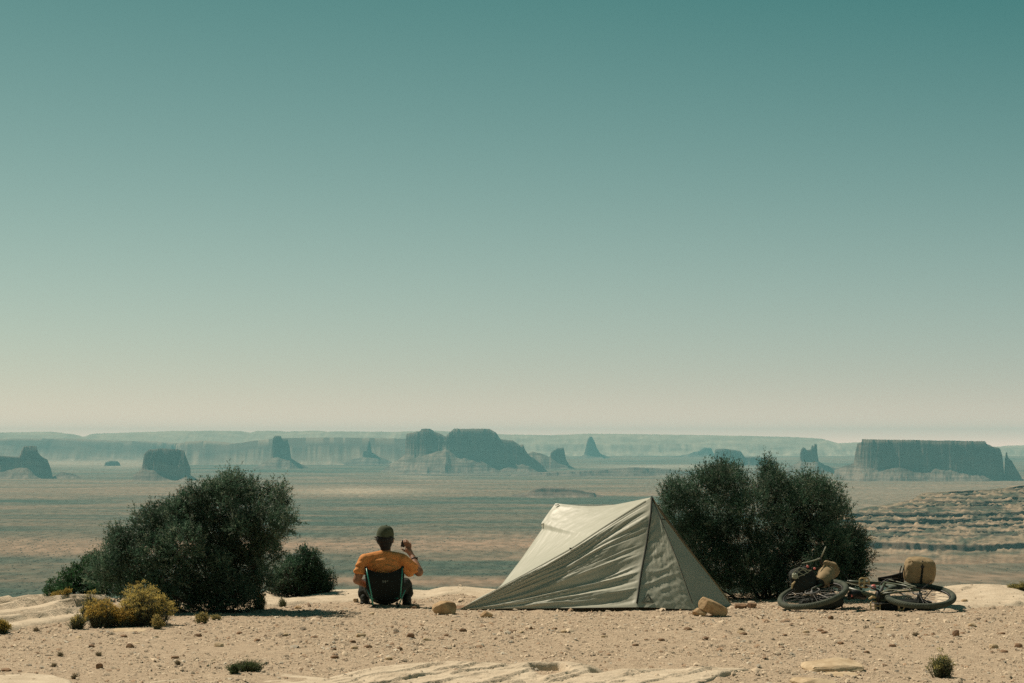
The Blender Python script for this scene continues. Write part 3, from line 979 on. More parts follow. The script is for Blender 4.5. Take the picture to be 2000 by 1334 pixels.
def clump_points(clumps, Y, dens, r, depth=1.0, shell=0.35):
    C, N, R = [], [], []
    more = []
    for px, py, rp in clumps:
        for _ in range(3):
            a = r.uniform(-0.15, math.pi + 0.15)
            q = rp * r.uniform(0.20, 0.40)
            more.append((px + math.cos(a) * rp * 0.92, py - math.sin(a) * rp * 0.86, q))
    for px, py, rp in list(clumps) + more:
        rad = rp / FPX * Y
        c = PW(px, py, Y + r.uniform(-0.5, 0.5) * depth)
        n = max(6, int(dens * (rp / 40.0) ** 2))
        d = r.normal(size=(n, 3))
        d /= np.linalg.norm(d, axis=1, keepdims=True)
        q = r.uniform(shell ** 3, 1, n) ** (1 / 3)
        C.append(c + d * (q * rad * 0.78)[:, None])
        N.append(d)
        R.append(np.full(n, r.uniform(0.72, 1.32)))
    return np.concatenate(C), np.concatenate(N), np.concatenate(R)


def shrub(name, label, cat, at, clumps, Y, dens, cols, seed, leaves=12, twig=(0.07, 0.15), leaf=(0.018, 0.040), width=(0.005, 0.010), up=0.55,
          depth=0.9, spread=0.9, ntrunk=7, wood=0.02, group=None):
    r = np.random.default_rng(seed)
    root = thing(name, label, cat, at, group)
    T, N, R = clump_points(clumps, Y, dens * 1.9, r, depth, 0.4)
    n = len(T)
    dirn = N * 0.75 + np.array((0, 0, up)) + r.normal(size=(n, 3)) * 0.35
    dirn /= np.linalg.norm(dirn, axis=1, keepdims=True)
    tl = r.uniform(twig[0], twig[1], n)
    spike = (r.uniform(0, 1, n) < 0.2) & (N[:, 2] > -0.2)
    tl = np.where(spike, tl * 1.55, tl)
    T[spike] -= N[spike] * 0.03
    dirn[spike] = dirn[spike] * 0.6 + np.array((0, 0, 0.5))
    dirn /= np.linalg.norm(dirn, axis=1, keepdims=True)
    # leaves along every twig
    t = r.uniform(0.05, 1.0, (n, leaves))
    P = T[:, None, :] + dirn[:, None, :] * (t * tl[:, None])[..., None] + r.normal(size=(n, leaves, 3)) * 0.006
    D = dirn[:, None, :] * 0.9 + r.normal(size=(n, leaves, 3)) * spread * 0.6
    m = n * leaves
    P, D = P.reshape(m, 3), D.reshape(m, 3)
    L, W = r.uniform(leaf[0], leaf[1], m), r.uniform(width[0], width[1], m)
    V, F = leaf_quads(P, D, L, W, r)
    cols = np.array(cols)
    tc = cols[r.integers(0, len(cols), n)] * r.uniform(0.7, 1.35, (n, 1)) * R[:, None]
    c = np.repeat(np.repeat(tc, leaves, 0) * r.uniform(0.8, 1.25, (m, 1)), 3, axis=0)
    mesh("foliage", V, F, M['leaf'], root, tint=c)
    # fine twigs
    sel = r.choice(n, min(n, 900), replace=False)
    w = MB()
    base = np.asarray(at, float)
    for i in sel:
        w.tube([T[i] - dirn[i] * tl[i] * 0.5, T[i] + dirn[i] * tl[i] * 0.6], [0.003, 0.001], 3)
    w.build("twigs", M['bark'], root)['kind'] = 'stuff'
    for k in range(ntrunk):
        px, py, rp = clumps[int(k * (len(clumps) - 1) / max(ntrunk - 1, 1))]
        end = PW(px, py, Y + r.uniform(-0.3, 0.3) * depth)
        st = base + np.array((r.uniform(-0.14, 0.14), r.uniform(-0.1, 0.1), -0.03))
        mid = st * 0.55 + end * 0.45 + np.array((r.uniform(-0.08, 0.08), r.uniform(-0.08, 0.08), -0.06))
        q = st * 0.2 + end * 0.8 + r.normal(size=3) * 0.03
        s = MB().tube([st, st * 0.7 + mid * 0.3 + r.normal(size=3) * 0.012, mid, q, end], [wood, wood * 0.9, wood * 0.7, wood * 0.4, wood * 0.2], 7)
        e2 = q + (end - q) * 0.4 + r.normal(size=3) * 0.12
        s.tube([mid, (mid + e2) / 2 + r.normal(size=3) * 0.02, e2], [wood * 0.5, wood * 0.35, wood * 0.15], 5)
        s.build("stem", M['bark'], root, smooth=True)
    return root


GREY = [(0.056, 0.112, 0.074), (0.078, 0.134, 0.090), (0.040, 0.088, 0.058), (0.140, 0.178, 0.126), (0.060, 0.110, 0.074)]
DARK = [(0.034, 0.082, 0.048), (0.048, 0.104, 0.060), (0.030, 0.070, 0.044)]
JUNI = [(0.030, 0.085, 0.034), (0.026, 0.070, 0.032), (0.045, 0.110, 0.048)]


def foot(px, py, Y=None):
    Y = YG(py) if Y is None else Y
    x = XP(px, Y)
    return np.array((x, Y, sz(x, Y)))


LB = [(463, 962, 30), (436, 966, 28), (415, 965, 20), (484, 988, 40), (540, 970, 22), (545, 992, 22), (552, 1024, 24), (519, 1034, 42), (425, 982, 30), (378, 985, 30), (372, 1010, 34), (322, 1023, 38),
      (345, 1008, 22), (284, 1029, 28), (235, 1060, 24), (262, 1066, 30), (205, 1105, 22), (192, 1130, 20), (228, 1090, 26), (354, 1063, 45), (425, 1050, 50), (480, 1062, 46), (519, 1086, 34), (262, 1108, 36), (216, 1121, 24), (331, 1121, 45),
      (300, 1085, 38), (401, 1121, 48), (472, 1112, 44), (440, 1085, 40), (507, 1140, 20), (307, 1157, 30), (255, 1150, 28), (355, 1160, 34), (405, 1165, 28), (460, 1158, 32), (490, 1150, 22), (350, 1180, 24), (400, 1183, 24), (445, 1182, 26), (485, 1174, 20), (318, 1180, 22), (420, 1160, 30)]
shrub("shrub", "big grey green desert shrub with a leaning rounded crown at the left of the camp", "shrub", foot(420, 1196), LB, 24.9, 250, GREY, 21,
      leaves=13, twig=(0.06, 0.15), ntrunk=8, wood=0.018)
RB = [(1313, 970, 26), (1340, 975, 28), (1372, 952, 32), (1402, 945, 28), (1424, 940, 32), (1440, 955, 24), (1500, 924, 14), (1508, 934, 20), (1514, 952, 26), (1500, 965, 22), (1574, 960, 28),
      (1598, 965, 26), (1620, 982, 30), (1640, 1012, 24), (1330, 1010, 40), (1399, 1006, 50), (1469, 998, 42), (1539, 1001, 48), (1590, 1010, 44), (1350, 1050, 44), (1376, 1070, 50),
      (1446, 1066, 55), (1527, 1061, 55), (1597, 1057, 52), (1630, 1060, 34), (1399, 1112, 45), (1469, 1117, 48), (1550, 1112, 48), (1615, 1110, 40),
      (1446, 1145, 26), (1539, 1145, 28), (1411, 1145, 20), (1500, 1148, 24), (1590, 1142, 26), (1420, 1156, 20), (1470, 1156, 20), (1520, 1156, 20), (1570, 1155, 20), (1610, 1150, 18), (1385, 1140, 20)]
shrub("shrub", "large dark shrub with spiky upright tips standing behind the tent and bicycle", "shrub", foot(1500, 1166, 26.9), RB, 27.0, 240, GREY + DARK[:1], 22,
      leaves=13, twig=(0.07, 0.17), up=0.75, ntrunk=8, wood=0.018)
shrub("shrub", "lower dark shrub spilling out at the right end of the large spiky shrub", "shrub", foot(1660, 1158, 27.1),
      [(1674, 1055, 22), (1660, 1070, 26), (1667, 1090, 32), (1650, 1110, 34), (1672, 1115, 26), (1660, 1135, 28), (1640, 1130, 26)], 27.1, 230, GREY + DARK, 23,
      leaves=12, up=0.6, depth=0.5, ntrunk=4, wood=0.015)
shrub("shrub", "round dense dark shrub at the cliff edge between the big left shrub and the man", "shrub", foot(600, 1166, 27.4),
      [(600, 1105, 30), (592, 1120, 36), (612, 1128, 36), (596, 1145, 34), (625, 1143, 24), (575, 1130, 26), (610, 1158, 24), (630, 1158, 16)], 27.4, 420, DARK, 24,
      leaves=13, twig=(0.04, 0.09), leaf=(0.012, 0.024), depth=0.4, up=0.4, ntrunk=5, wood=0.014)
shrub("shrub", "thin grey green shrub tucked between the round dark shrub and the big left shrub", "shrub", foot(555, 1166, 27.2),
      [(560, 1120, 22), (548, 1135, 24), (566, 1142, 24), (540, 1150, 20), (560, 1158, 20), (580, 1155, 18)], 27.2, 200, GREY + DARK, 25,
      leaves=11, twig=(0.05, 0.1), depth=0.4, ntrunk=4, wood=0.012)
shrub("juniper", "bright dark green juniper bush at the far left behind the shrubs", "juniper", foot(165, 1172, 27.3),
      [(186, 1098, 18), (172, 1118, 26), (150, 1125, 20), (140, 1138, 24), (112, 1152, 20), (98, 1160, 13), (196, 1128, 32), (160, 1150, 24), (128, 1158, 18), (218, 1140, 30), (190, 1155, 22)],
      27.3, 300, JUNI, 26, leaves=10, twig=(0.03, 0.07), leaf=(0.014, 0.026), width=(0.009, 0.015), spread=1.2, depth=0.5, ntrunk=5, wood=0.016)


def rabbitbrush(name, label, px, py, top, hw, seed, flower=0.8, cat="flowering bush", gold=(0.58, 0.46, 0.15), leafc=((0.15, 0.18, 0.095), (0.20, 0.215, 0.12)), dens=1.0, group=None, lean=0.0, fs=1.0):
    r = np.random.default_rng(seed)
    b = foot(px, py)
    Y = b[1]
    h, w = (py - top) / FPX * Y, hw / FPX * Y
    root = thing(name, label, cat, b, group)
    n = int(230 * dens)
    az = r.uniform(0, 2 * math.pi, n)
    ph = np.sqrt(r.uniform(0, 1, n))
    nl = 5 if dens > 0.5 else 3
    lobe = r.integers(0, nl, n)
    la = r.uniform(0, 2 * math.pi, nl)
    lx, ly = np.cos(la) * 0.52 * w, np.sin(la) * 0.4 * w
    lh = r.uniform(0.62, 1.0, nl)
    lh[0], lx[0] = 1.0, lx[0] * 0.4
    tip = np.stack([lx[lobe] + np.cos(az) * ph * w * 0.55 + lean, ly[lobe] + np.sin(az) * ph * w * 0.5,
                    h * lh[lobe] * np.sqrt(np.clip(1.03 - 0.8 * ph ** 2, 0, 1)) * r.uniform(0.62, 1.04, n)], -1)
    st = np.stack([lx[lobe] * 0.7 + np.cos(az) * ph * w * 0.3, ly[lobe] * 0.6 + np.sin(az) * ph * w * 0.25, np.zeros(n) - 0.01], -1)
    s = MB()
    for i in range(n):
        mid = st[i] * 0.45 + tip[i] * 0.55 + np.array((0, 0, h * 0.05))
        s.tube([b + st[i], b + mid, b + tip[i]], [0.0022, 0.0018, 0.001], 3)
    s.build("stems", M['bark'], root)['kind'] = 'stuff'
    k = 20
    t = r.uniform(0.04, 1.0, (n, k))
    P = b + st[:, None] * (1 - t[..., None]) + tip[:, None] * t[..., None] + r.normal(size=(n, k, 3)) * 0.005
    D = (tip - st)[:, None] / h * 0.8 + r.normal(size=(n, k, 3)) * 0.6
    m = n * k
    V, F = leaf_quads(P.reshape(m, 3), D.reshape(m, 3), r.uniform(0.014, 0.034, m), r.uniform(0.002, 0.005, m), r)
    lc = np.array(leafc)[r.integers(0, len(leafc), m)] * r.uniform(0.7, 1.25, (m, 1))
    mesh("foliage", V, F, M['leaf'], root, tint=np.repeat(lc, 3, axis=0))
    if flower > 0:
        sel = r.uniform(0, 1, n) < flower
        tp = b + tip[sel]
        q = 20
        nf = len(tp)
        off = r.normal(size=(nf, q, 3)) * np.array((0.014, 0.014, 0.008)) * fs
        P = (tp[:, None] + off).reshape(-1, 3)
        V, F = leaf_quads(P, r.normal(size=(nf * q, 3)) + np.array((0, 0, 0.8)), r.uniform(0.007, 0.014, nf * q), r.uniform(0.006, 0.010, nf * q), r)
        fc = np.array(gold)[None] * r.uniform(0.6, 1.3, (nf * q, 1)) * np.repeat(r.uniform(0.75, 1.2, (nf, 1)), q, 0)
        mesh("blossoms", V, F, M['flower'], root, tint=np.repeat(fc, 3, axis=0))
    return root


rabbitbrush("rabbitbrush", "tall yellow flowering bush in front of the big left shrub", 287, 1221, 1131, 56, 31, dens=2.3)
rabbitbrush("rabbitbrush", "deep golden rounded flowering bush left of the tall yellow bush", 205, 1224, 1166, 36, 32, dens=1.6, gold=(0.60, 0.43, 0.12))
rabbitbrush("rabbitbrush", "small pale gold bush at the front foot of the tall yellow bush", 252, 1224, 1188, 26, 33, dens=1.0, gold=(0.46, 0.31, 0.08))
rabbitbrush("rabbitbrush", "grey green leggy bush with few yellow tips behind the deep golden bush", 182, 1214, 1148, 22, 34, flower=0.25, dens=0.9)
rabbitbrush("desert_plant", "upright pale green plant at the left end of the golden bushes", 153, 1228, 1194, 17, 35, flower=0.1, dens=0.6, cat="plant", leafc=((0.17, 0.18, 0.09), (0.12, 0.14, 0.075)))
rabbitbrush("rabbitbrush", "yellow flowering plant cut by the left edge of the picture", 2, 1236, 1208, 24, 36, dens=0.8, gold=(0.45, 0.33, 0.08))
rabbitbrush("desert_plant", "sparse flowering sprig on the gravel right of the tall yellow bush", 306, 1229, 1203, 14, 37, flower=0.9, dens=0.3, cat="plant", fs=1.2, gold=(0.42, 0.33, 0.12))
rabbitbrush("desert_plant", "pale yellow sprig at the edge of the big shrub's shadow", 396, 1218, 1197, 15, 38, flower=0.8, dens=0.4, cat="plant", gold=(0.42, 0.34, 0.14))
rabbitbrush("desert_plant", "tiny pale sprig just right of the sprig by the shrub's shadow", 424, 1211, 1201, 10, 39, flower=0.8, dens=0.2, cat="plant", gold=(0.40, 0.33, 0.14))
rabbitbrush("desert_plant", "yellowish leafy plant low at the right foot of the big left shrub", 510, 1190, 1150, 20, 40, flower=0.6, dens=0.6, cat="plant", gold=(0.34, 0.27, 0.10))
rabbitbrush("desert_plant", "small yellow plant on the rock shelf below the juniper", 116, 1176, 1163, 12, 41, flower=0.9, dens=0.3, cat="plant", gold=(0.46, 0.34, 0.10))
rabbitbrush("desert_plant", "smaller yellow sprig beside the one below the juniper", 134, 1176, 1165, 8, 42, flower=0.9, dens=0.2, cat="plant", gold=(0.46, 0.34, 0.10))
rabbitbrush("desert_plant", "yellowish plant on the rock hump at the right edge of the picture", 1988, 1164, 1146, 22, 43, flower=0.6, dens=0.7, cat="plant", gold=(0.36, 0.31, 0.11))
rabbitbrush("desert_plant", "pale green airy plant standing alone at the front right on the gravel", 1838, 1320, 1268, 34, 44, flower=0.15, dens=0.75, cat="plant", gold=(0.4, 0.36, 0.14), leafc=((0.15, 0.17, 0.075), (0.10, 0.13, 0.06), (0.19, 0.19, 0.10)))
rabbitbrush("desert_plant", "low spreading green plant at the front on the left", 478, 1309, 1285, 40, 45, flower=0.0, dens=0.9, cat="plant", leafc=((0.085, 0.12, 0.05), (0.11, 0.14, 0.06)))
rabbitbrush("desert_plant", "green tuft hanging over the rock just left of the low spreading plant", 462, 1318, 1296, 14, 46, flower=0.0, dens=0.4, cat="plant", leafc=((0.085, 0.12, 0.05), (0.07, 0.10, 0.045)))
rabbitbrush("desert_plant", "thin small plant by the end of the rim rock near the big shrub", 552, 1184, 1165, 9, 47, flower=0.0, dens=0.25, cat="plant")
rr = np.random.default_rng(50)
for (px, py) in [(122, 1279), (197, 1277), (75, 1230), (150, 1324), (108, 1300), (352, 1297), (1785, 1240), (1447, 1231)]:
    rabbitbrush("dry_sprig", "small dry sprig growing out of the open gravel", px, py + 2, py - 5, 6, 60 + px, flower=0.0, dens=0.07, cat="plant",
                leafc=((0.30, 0.235, 0.15), (0.22, 0.19, 0.12)), group="dry sprigs on the open gravel")


# ================================================================== stones
def stone(name, label, px, py_bottom, w, h, dpt, seed, m, cat="rock", tilt=(0, 0, 0), facets=11, group=None, Y=None, lift=0.0, sub=4, cutk=0.72, rough=0.05):
    """A faceted stone w x h pixels large whose foot shows at (px, py_bottom)."""
    r = np.random.default_rng(seed)
    Yc = (YG(py_bottom) if Y is None else Y) + dpt * 0.5
    x = XP(px, Yc)
    z = sz(x, Yc) + lift
    W, H = w / FPX * Yc, h / FPX * Yc
    bm = bmesh.new()
    bmesh.ops.create_icosphere(bm, subdivisions=sub, radius=1.0)
    V = np.array([v.co for v in bm.verts])
    F = [[v.index for v in f.verts] for f in bm.faces]
    bm.free()
    V = V / np.max(np.abs(V), axis=1, keepdims=True) ** 0.55
    for _ in range(facets):
        n = r.normal(size=3)
        n /= np.linalg.norm(n)
        d = r.uniform(cutk, cutk + 0.25)
        k = np.maximum(V @ n - d, 0)
        V = V - k[:, None] * n
    V = V * (1 + rough * fbm(V[:, 0] * 2.4 + seed, V[:, 1] * 2.4, V[:, 2] * 2.4, octv=4, seed=seed)[:, None])
    ext = V.max(0) - V.min(0)
    V = (V - (V.max(0) + V.min(0)) / 2) / ext
    V = V * np.array((W, dpt, H))
    R = np.array(Matrix.Rotation(tilt[0], 3, 'X') @ Matrix.Rotation(tilt[1], 3, 'Y') @ Matrix.Rotation(tilt[2], 3, 'Z'))
    V = V @ R.T
    V[:, 2] -= V[:, 2].min()
    V += np.array((x, Yc, z - 0.012))
    o = mesh(name, V, F, m, at=(x, Yc, z), smooth=False)
    return tag(o, label, cat, group)


TS, BS, PS = M['tan_stone'], M['brown_stone'], M['pale_stone']
stone("boulder", "large blocky tan boulder between the man and the tent's left corner", 868, 1199, 48, 28, 0.22, 71, TS, "rock", facets=9, cutk=0.8)
stone("rock", "small tan rock lying before the left corner of the tent", 950, 1205, 25, 15, 0.1, 72, TS)
stone("rock", "flat brown rock half hidden behind the large boulder", 902, 1189, 26, 11, 0.15, 73, BS)
stone("rock", "big slanted slab of rock resting against the right front corner of the tent", 1391, 1202, 60, 26, 0.16, 74, TS, tilt=(0.1, 0.42, 0.1), facets=7, cutk=0.7, lift=-0.005)
stone("rock", "small rounded brown rock wedged left of the slanted slab", 1365, 1202, 29, 18, 0.12, 75, TS, facets=13)
stone("rock", "brown block at the far right corner of the tent", 1445, 1189, 25, 12, 0.1, 76, BS, facets=8)
stone("rock", "upright brown block next to the block at the tent's far corner", 1467, 1189, 19, 14, 0.09, 77, BS, facets=8)
stone("rock", "small stone on the rim rock left of the chair", 696, 1179, 11, 9, 0.06, 78, PS)
stone("rock", "dark low stone in the sun right of the chair legs", 811, 1188, 22, 8, 0.12, 79, BS)
stone("rock", "small pale block by the plant at the end of the big shrub's shadow", 583, 1187, 15, 8, 0.08, 80, TS)
stone("rock_slab", "long flat slab with a brown broken side at the front right", 1622, 1310, 118, 22, 0.42, 81, PS, facets=6, cutk=0.78, tilt=(0.10, -0.03, 0.12), lift=-0.02)
stone("rock_slab", "thin pale slab in front of the long flat slab", 1648, 1320, 92, 9, 0.3, 82, PS, facets=6, cutk=0.8, tilt=(0.05, 0.02, -0.08), lift=-0.02)
stone("rock", "rounded pale rock cut by the bottom edge at the front right", 1585, 1340, 90, 16, 0.35, 83, PS, facets=12)
stone("rock", "upright brown stone on the gravel below the rear wheel", 1863, 1243, 14, 16, 0.06, 84, BS, facets=9)
stone("rock", "small stone touching the right of the upright brown stone", 1876, 1236, 10, 5, 0.05, 85, BS)
stone("rock", "left one of two flat brown stones below the rear wheel", 1806, 1240, 13, 5, 0.06, 86, BS)
stone("rock", "right one of two flat brown stones below the rear wheel", 1819, 1239, 10, 6, 0.05, 87, BS)
stone("rock", "squarish dark brown stone on the gravel at the lower left", 198, 1305, 14, 14, 0.07, 88, BS, facets=8)
stone("rock", "grey stone mound at the lower left edge of the picture", 16, 1311, 20, 9, 0.1, 89, BS)
stone("rock", "large low stone below the grey mound at the lower left", 22, 1324, 28, 8, 0.12, 90, PS)
stone("rock", "flat shard of stone lying on the gravel below the golden bushes", 271, 1256, 18, 5, 0.07, 91, PS)
stone("rock", "thin flat rock plate on the ground right of the golden bushes", 255, 1234, 78, 6, 0.5, 92, PS, facets=5, cutk=0.8, lift=-0.01)
stone("rock", "brown stone in the pocket of the front sandstone ledge", 1062, 1303, 16, 9, 0.1, 93, BS)
stone("rock", "pebble sized brown stone in the crack of the front ledge at its left", 893, 1322, 12, 6, 0.06, 94, BS)
sr = np.random.default_rng(99)
proto = None
kinds = []
for i in range(6):
    kinds.append(stone("stone", "fist sized brown stone scattered on the gravel", -900, 1250, 11, 8, 0.055, 400 + i, BS if i % 3 else PS, "stone", group="fist sized stones scattered on the gravel", sub=2, facets=8))
spots = [(158, 1246), (245, 1241), (182, 1262), (308, 1242), (257, 1264), (607, 1258), (693, 1267), (720, 1265), (653, 1270), (728, 1200), (653, 1198), (670, 1199), (760, 1285), (655, 1284), (802, 1245),
         (834, 1250), (690, 1255), (615, 1245), (706, 1242), (780, 1268), (1005, 1232), (1018, 1235), (1035, 1228), (1083, 1229), (1104, 1235), (1240, 1260), (1377, 1252), (1445, 1236), (1342, 1230),
         (1450, 1240), (1572, 1234), (1600, 1232), (1607, 1236), (1560, 1205), (1620, 1208), (1639, 1258), (1895, 1223), (1908, 1206), (1984, 1261), (1937, 1262), (1956, 1271), (1954, 1237),
         (1880, 1180), (1530, 1240), (1290, 1250), (1180, 1245), (905, 1235), (873, 1242), (560, 1240), (505, 1250), (470, 1235), (430, 1262), (390, 1240), (345, 1285), (420, 1290), (1740, 1260), (1690, 1275), (1715, 1225)]
for i, (px, py) in enumerate(spots):
    k = kinds[i % 6]
    o = k if i < 6 else k.copy()
    if i >= 6:
        COL.objects.link(o)
    Y = YG(py)
    x = XP(px, Y)
    s = sr.uniform(0.75, 1.5)
    o.location = (x, Y, sz(x, Y))
    o.scale = (s * sr.uniform(0.8, 1.3), s, s * sr.uniform(0.7, 1.1))
    o.rotation_euler = (0, 0, sr.uniform(0, 6.28))


# ================================================================== tent
TA, TB, TN = PW(1273, 971, 25.7), PW(1085, 983, 26.75), PW(1057, 1022, 26.55)
TC, TZp, TD, TE = PW(898, 1190, 25.1), PW(1243, 1186, 24.84), PW(1357, 1191, 24.93), PW(1434, 1188, 25.6)
tent = thing("tent", "pale olive trekking pole tent with a zipped door facing the camera", "tent", (TZp[0], 25.7, 0))


def curve(pts, n=60):
    """Smooth curve of 3-D points through pixel stations [(px, py, Y)...]."""
    P = np.array([PW(*p) for p in pts])
    d = np.r_[0, np.cumsum(np.linalg.norm(np.diff(P, axis=0), axis=1))]
    t = d / d[-1]
    q = np.linspace(0, 1, n)
    out = np.stack([np.interp(q, t, P[:, k]) for k in range(3)], -1)
    for _ in range(max(1, n // 14)):
        out[1:-1] = out[1:-1] * 0.5 + (out[:-2] + out[2:]) * 0.25
    return out


def at_curve(Cv, t):
    q = np.linspace(0, 1, len(Cv))
    return np.stack([np.interp(t, q, Cv[:, k]) for k in range(3)], -1)


EDGE = curve([(898, 1190, 25.1), (940, 1168, 25.12), (985, 1143, 25.16), (1050, 1108, 25.24), (1115, 1072, 25.36), (1180, 1029, 25.5), (1235, 994, 25.62), (1273, 971, 25.7)])
ZIP = curve([(1273, 971, 25.7), (1271, 1005, 25.52), (1263, 1060, 25.34), (1252, 1120, 25.10), (1243, 1186, 24.84)])
SEAM = curve([(1273, 971, 25.7), (1293, 1020, 25.5), (1325, 1100, 25.2), (1357, 1191, 24.93)])
RIGHT = curve([(1273, 971, 25.7), (1291, 1003, 25.69), (1335, 1062, 25.66), (1390, 1130, 25.62), (1434, 1188, 25.6)])
LEFT = curve([(898, 1190, 25.1), (932, 1169, 25.35), (975, 1148, 25.65), (1018, 1092, 26.12), (1059, 1033, 26.50)], 40)
LEFT = np.concatenate([LEFT, curve([(1057, 1022, 26.55), (1070, 1003, 26.65), (1085, 983, 26.75)], 20)])
RIDGE = curve([(1085, 983, 26.75), (1130, 988, 26.47), (1160, 989, 26.3), (1200, 986, 26.08), (1240, 978, 25.87), (1273, 971, 25.7)])


def sheet(name, Pfn, nu, nv, disp, m, parent, flipdir):
    s, t = np.meshgrid(np.linspace(0, 1, nu), np.linspace(0, 1, nv))
    P = Pfn(s, t)
    du = np.gradient(P, axis=1)
    dv = np.gradient(P, axis=0)
    n = np.cross(du, dv)
    n /= np.linalg.norm(n, axis=-1, keepdims=True) + 1e-12
    n = np.where((n @ np.array(flipdir))[..., None] < 0, -n, n)
    P = P + n * disp(s, t)[..., None]
    return mesh(name, P, grid_faces(nu, nv), m, parent, smooth=True)


def ridged(a):
    return 1 - np.abs(a) * 2


def door_l(s, t):
    P = TC * (1 - s[..., None]) + at_curve(ZIP, t) * s[..., None]
    e = at_curve(EDGE, s) - (TC * (1 - s[..., None]) + TA * s[..., None])
    return P + e * ((1 - t) ** 1.3)[..., None]


def d_door_l(s, t):
    env = np.sin(np.pi * np.clip(s, 0, 1)) ** 0.5 * sstep(0, 0.10, t) * sstep(1.0, 0.93, t) * sstep(1, 0.97, s)
    ph = t * 8.0 + s * 1.5 + 0.5 * fbm(s * 1.6, t * 3.0, octv=2, seed=501)
    f = ridged(fbm(s * 1.3, ph, octv=2, seed=503)) * 0.9
    g = ridged(fbm(s * 2.6, ph * 2.4, octv=2, seed=505))
    h = fbm(s * 26, t * 26, octv=3, seed=507)
    up = 0.6 + 0.6 * np.clip(s, 0, 1)
    return env * up * (0.034 * f + 0.012 * g + 0.003 * h) - 0.05 * env * np.sin(np.pi * t) * 0.6


sheet("door_panel", door_l, 190, 150, d_door_l, M['tent'], tent, (0, -1, 0.3))


def door_r(s, t):
    return at_curve(ZIP, t) * (1 - s[..., None]) + at_curve(SEAM, t) * s[..., None]


def d_door_r(s, t):
    e = sstep(0, 0.12, s) * sstep(1, 0.9, s) * sstep(0, 0.1, t)
    ph = t * 13 + s * 1.6
    return e * (0.010 * ridged(fbm(s * 1.5, ph, octv=2, seed=511)) * (1 - 0.6 * s) + 0.004 * fbm(s * 12, t * 30, octv=3, seed=513))


sheet("door_panel", door_r, 60, 110, d_door_r, M['tent'], tent, (0, -1, 0.3))


def side(s, t):
    return at_curve(SEAM, t) * (1 - s[..., None]) + at_curve(RIGHT, t) * s[..., None]


sheet("side_panel", side, 40, 90, lambda s, t: sstep(0, 0.1, s) * sstep(1, 0.9, s) * (0.004 * fbm(s * 6, t * 12, octv=3, seed=521) - 0.015 * np.sin(np.pi * s) * t), M['tent'], tent, (0.6, -0.6, 0.4))


def roof(s, t):
    P = at_curve(LEFT, s) * (1 - t[..., None]) + at_curve(EDGE, s) * t[..., None]
    e = at_curve(RIDGE, t) - (TB * (1 - t[..., None]) + TA * t[..., None])
    return P + e * (s ** 4)[..., None]


def d_roof(s, t):
    e = sstep(0, 0.06, t) * sstep(1, 0.94, t) * sstep(1, 0.95, s) * sstep(0, 0.1, s)
    pull = np.exp(-t * 4.5) * sstep(0.45, 0.75, s)
    return e * (0.009 * ridged(fbm(t * 5 - s * 3, s * 4 + t * 4, octv=3, seed=531)) * (0.35 + pull * 1.1) + 0.003 * fbm(s * 20, t * 20, octv=3, seed=533)) - 0.03 * np.sin(np.pi * s) * np.sin(np.pi * t) * t


sheet("roof_panel", roof, 120, 110, d_roof, M['tent'], tent, (-0.4, -0.3, 0.9))
BG = np.array((TE[0] - 0.55, 27.3, 0.03))
BF = np.array((TN[0] + 0.25, 27.5, 0.03))
rp_ = MB()
for tri in [(TA, TE, BG)] + [(RIDGE[i], RIDGE[i + 1], BG) for i in range(0, len(RIDGE) - 1)] + [(TB, BG, BF)] + [(LEFT[i], LEFT[i + 1], BF) for i in range(len(LEFT) - 1)]:
    rp_.add([p + np.array((0.012, 0.02, -0.012)) for p in tri], [(0, 1, 2)])
rp_.build("rear_panel", M['tent'], tent)
MB().tube([p + np.array((0, -0.008, 0.003)) for p in ZIP[::3]], 0.0095, 6).build("zipper", M['tent_dark'], tent, smooth=True)
MB().tube([p + np.array((0, -0.005, 0.003)) for p in SEAM[::4]], 0.0035, 5).build("seam", M['tent_dark'], tent)
MB().tube([p + np.array((0, -0.004, 0.003)) for p in EDGE[::3]], 0.0032, 5).build("seam", M['tent'], tent)
MB().tube([p + np.array((0.003, -0.003, 0.003)) for p in RIGHT[::4]], 0.006, 6).build("seam", M['tan_bag'], tent)
tipc = MB().tube([TA + np.array((-0.004, -0.01, -0.035)), TA + np.array((0, -0.004, 0.012))], [0.020, 0.007], 8)
tipc.build("peak_cap", M['tent_dark'], tent)
MB().tube([np.array((TA[0] + 0.02, 25.75, 0.0)), TA + np.array((0.005, 0.03, -0.01))], 0.009, 8).build("pole", M['plastic'], tent)
MB().box(PW(1114, 1071, 25.33), (0.010, 0.006, 0.007)).build("toggle", M['tent_dark'], tent)
MB().box(PW(1296, 1014, 25.52), (0.018, 0.006, 0.006)).build("vent_tab", M['tent_dark'], tent)
MB().box(PW(1088, 986, 26.66), (0.022, 0.01, 0.004), np.array(Matrix.Rotation(-0.15, 3, 'Y'))).build("ridge_tab", M['tent_dark'], tent)
MB().box(PW(1059, 1024, 26.5), (0.02, 0.01, 0.004), np.array(Matrix.Rotation(-0.6, 3, 'Y'))).build("corner_tab", M['tent'], tent)
# triangular emblem near the hem, right of the zip
em = MB()
e_o = [(1264, 1158), (1253, 1177), (1276, 1177)]
e_i = [(1264.3, 1164), (1258, 1174.5), (1271, 1174.5)]


def dr_at(px, py):
    """Point on the right door panel behind pixel (px, py)."""
    s, t = np.meshgrid(np.linspace(0, 1, 60), np.linspace(0.5, 1, 80))
    Pd = door_r(s, t)
    dx = FPX * Pd[..., 0] / Pd[..., 1] + 1000 - px
    dz = HORIZON - (Pd[..., 2] - CAM_Z) / Pd[..., 1] * FPX - py
    k = np.argmin(dx * dx + dz * dz)
    return Pd.reshape(-1, 3)[k]


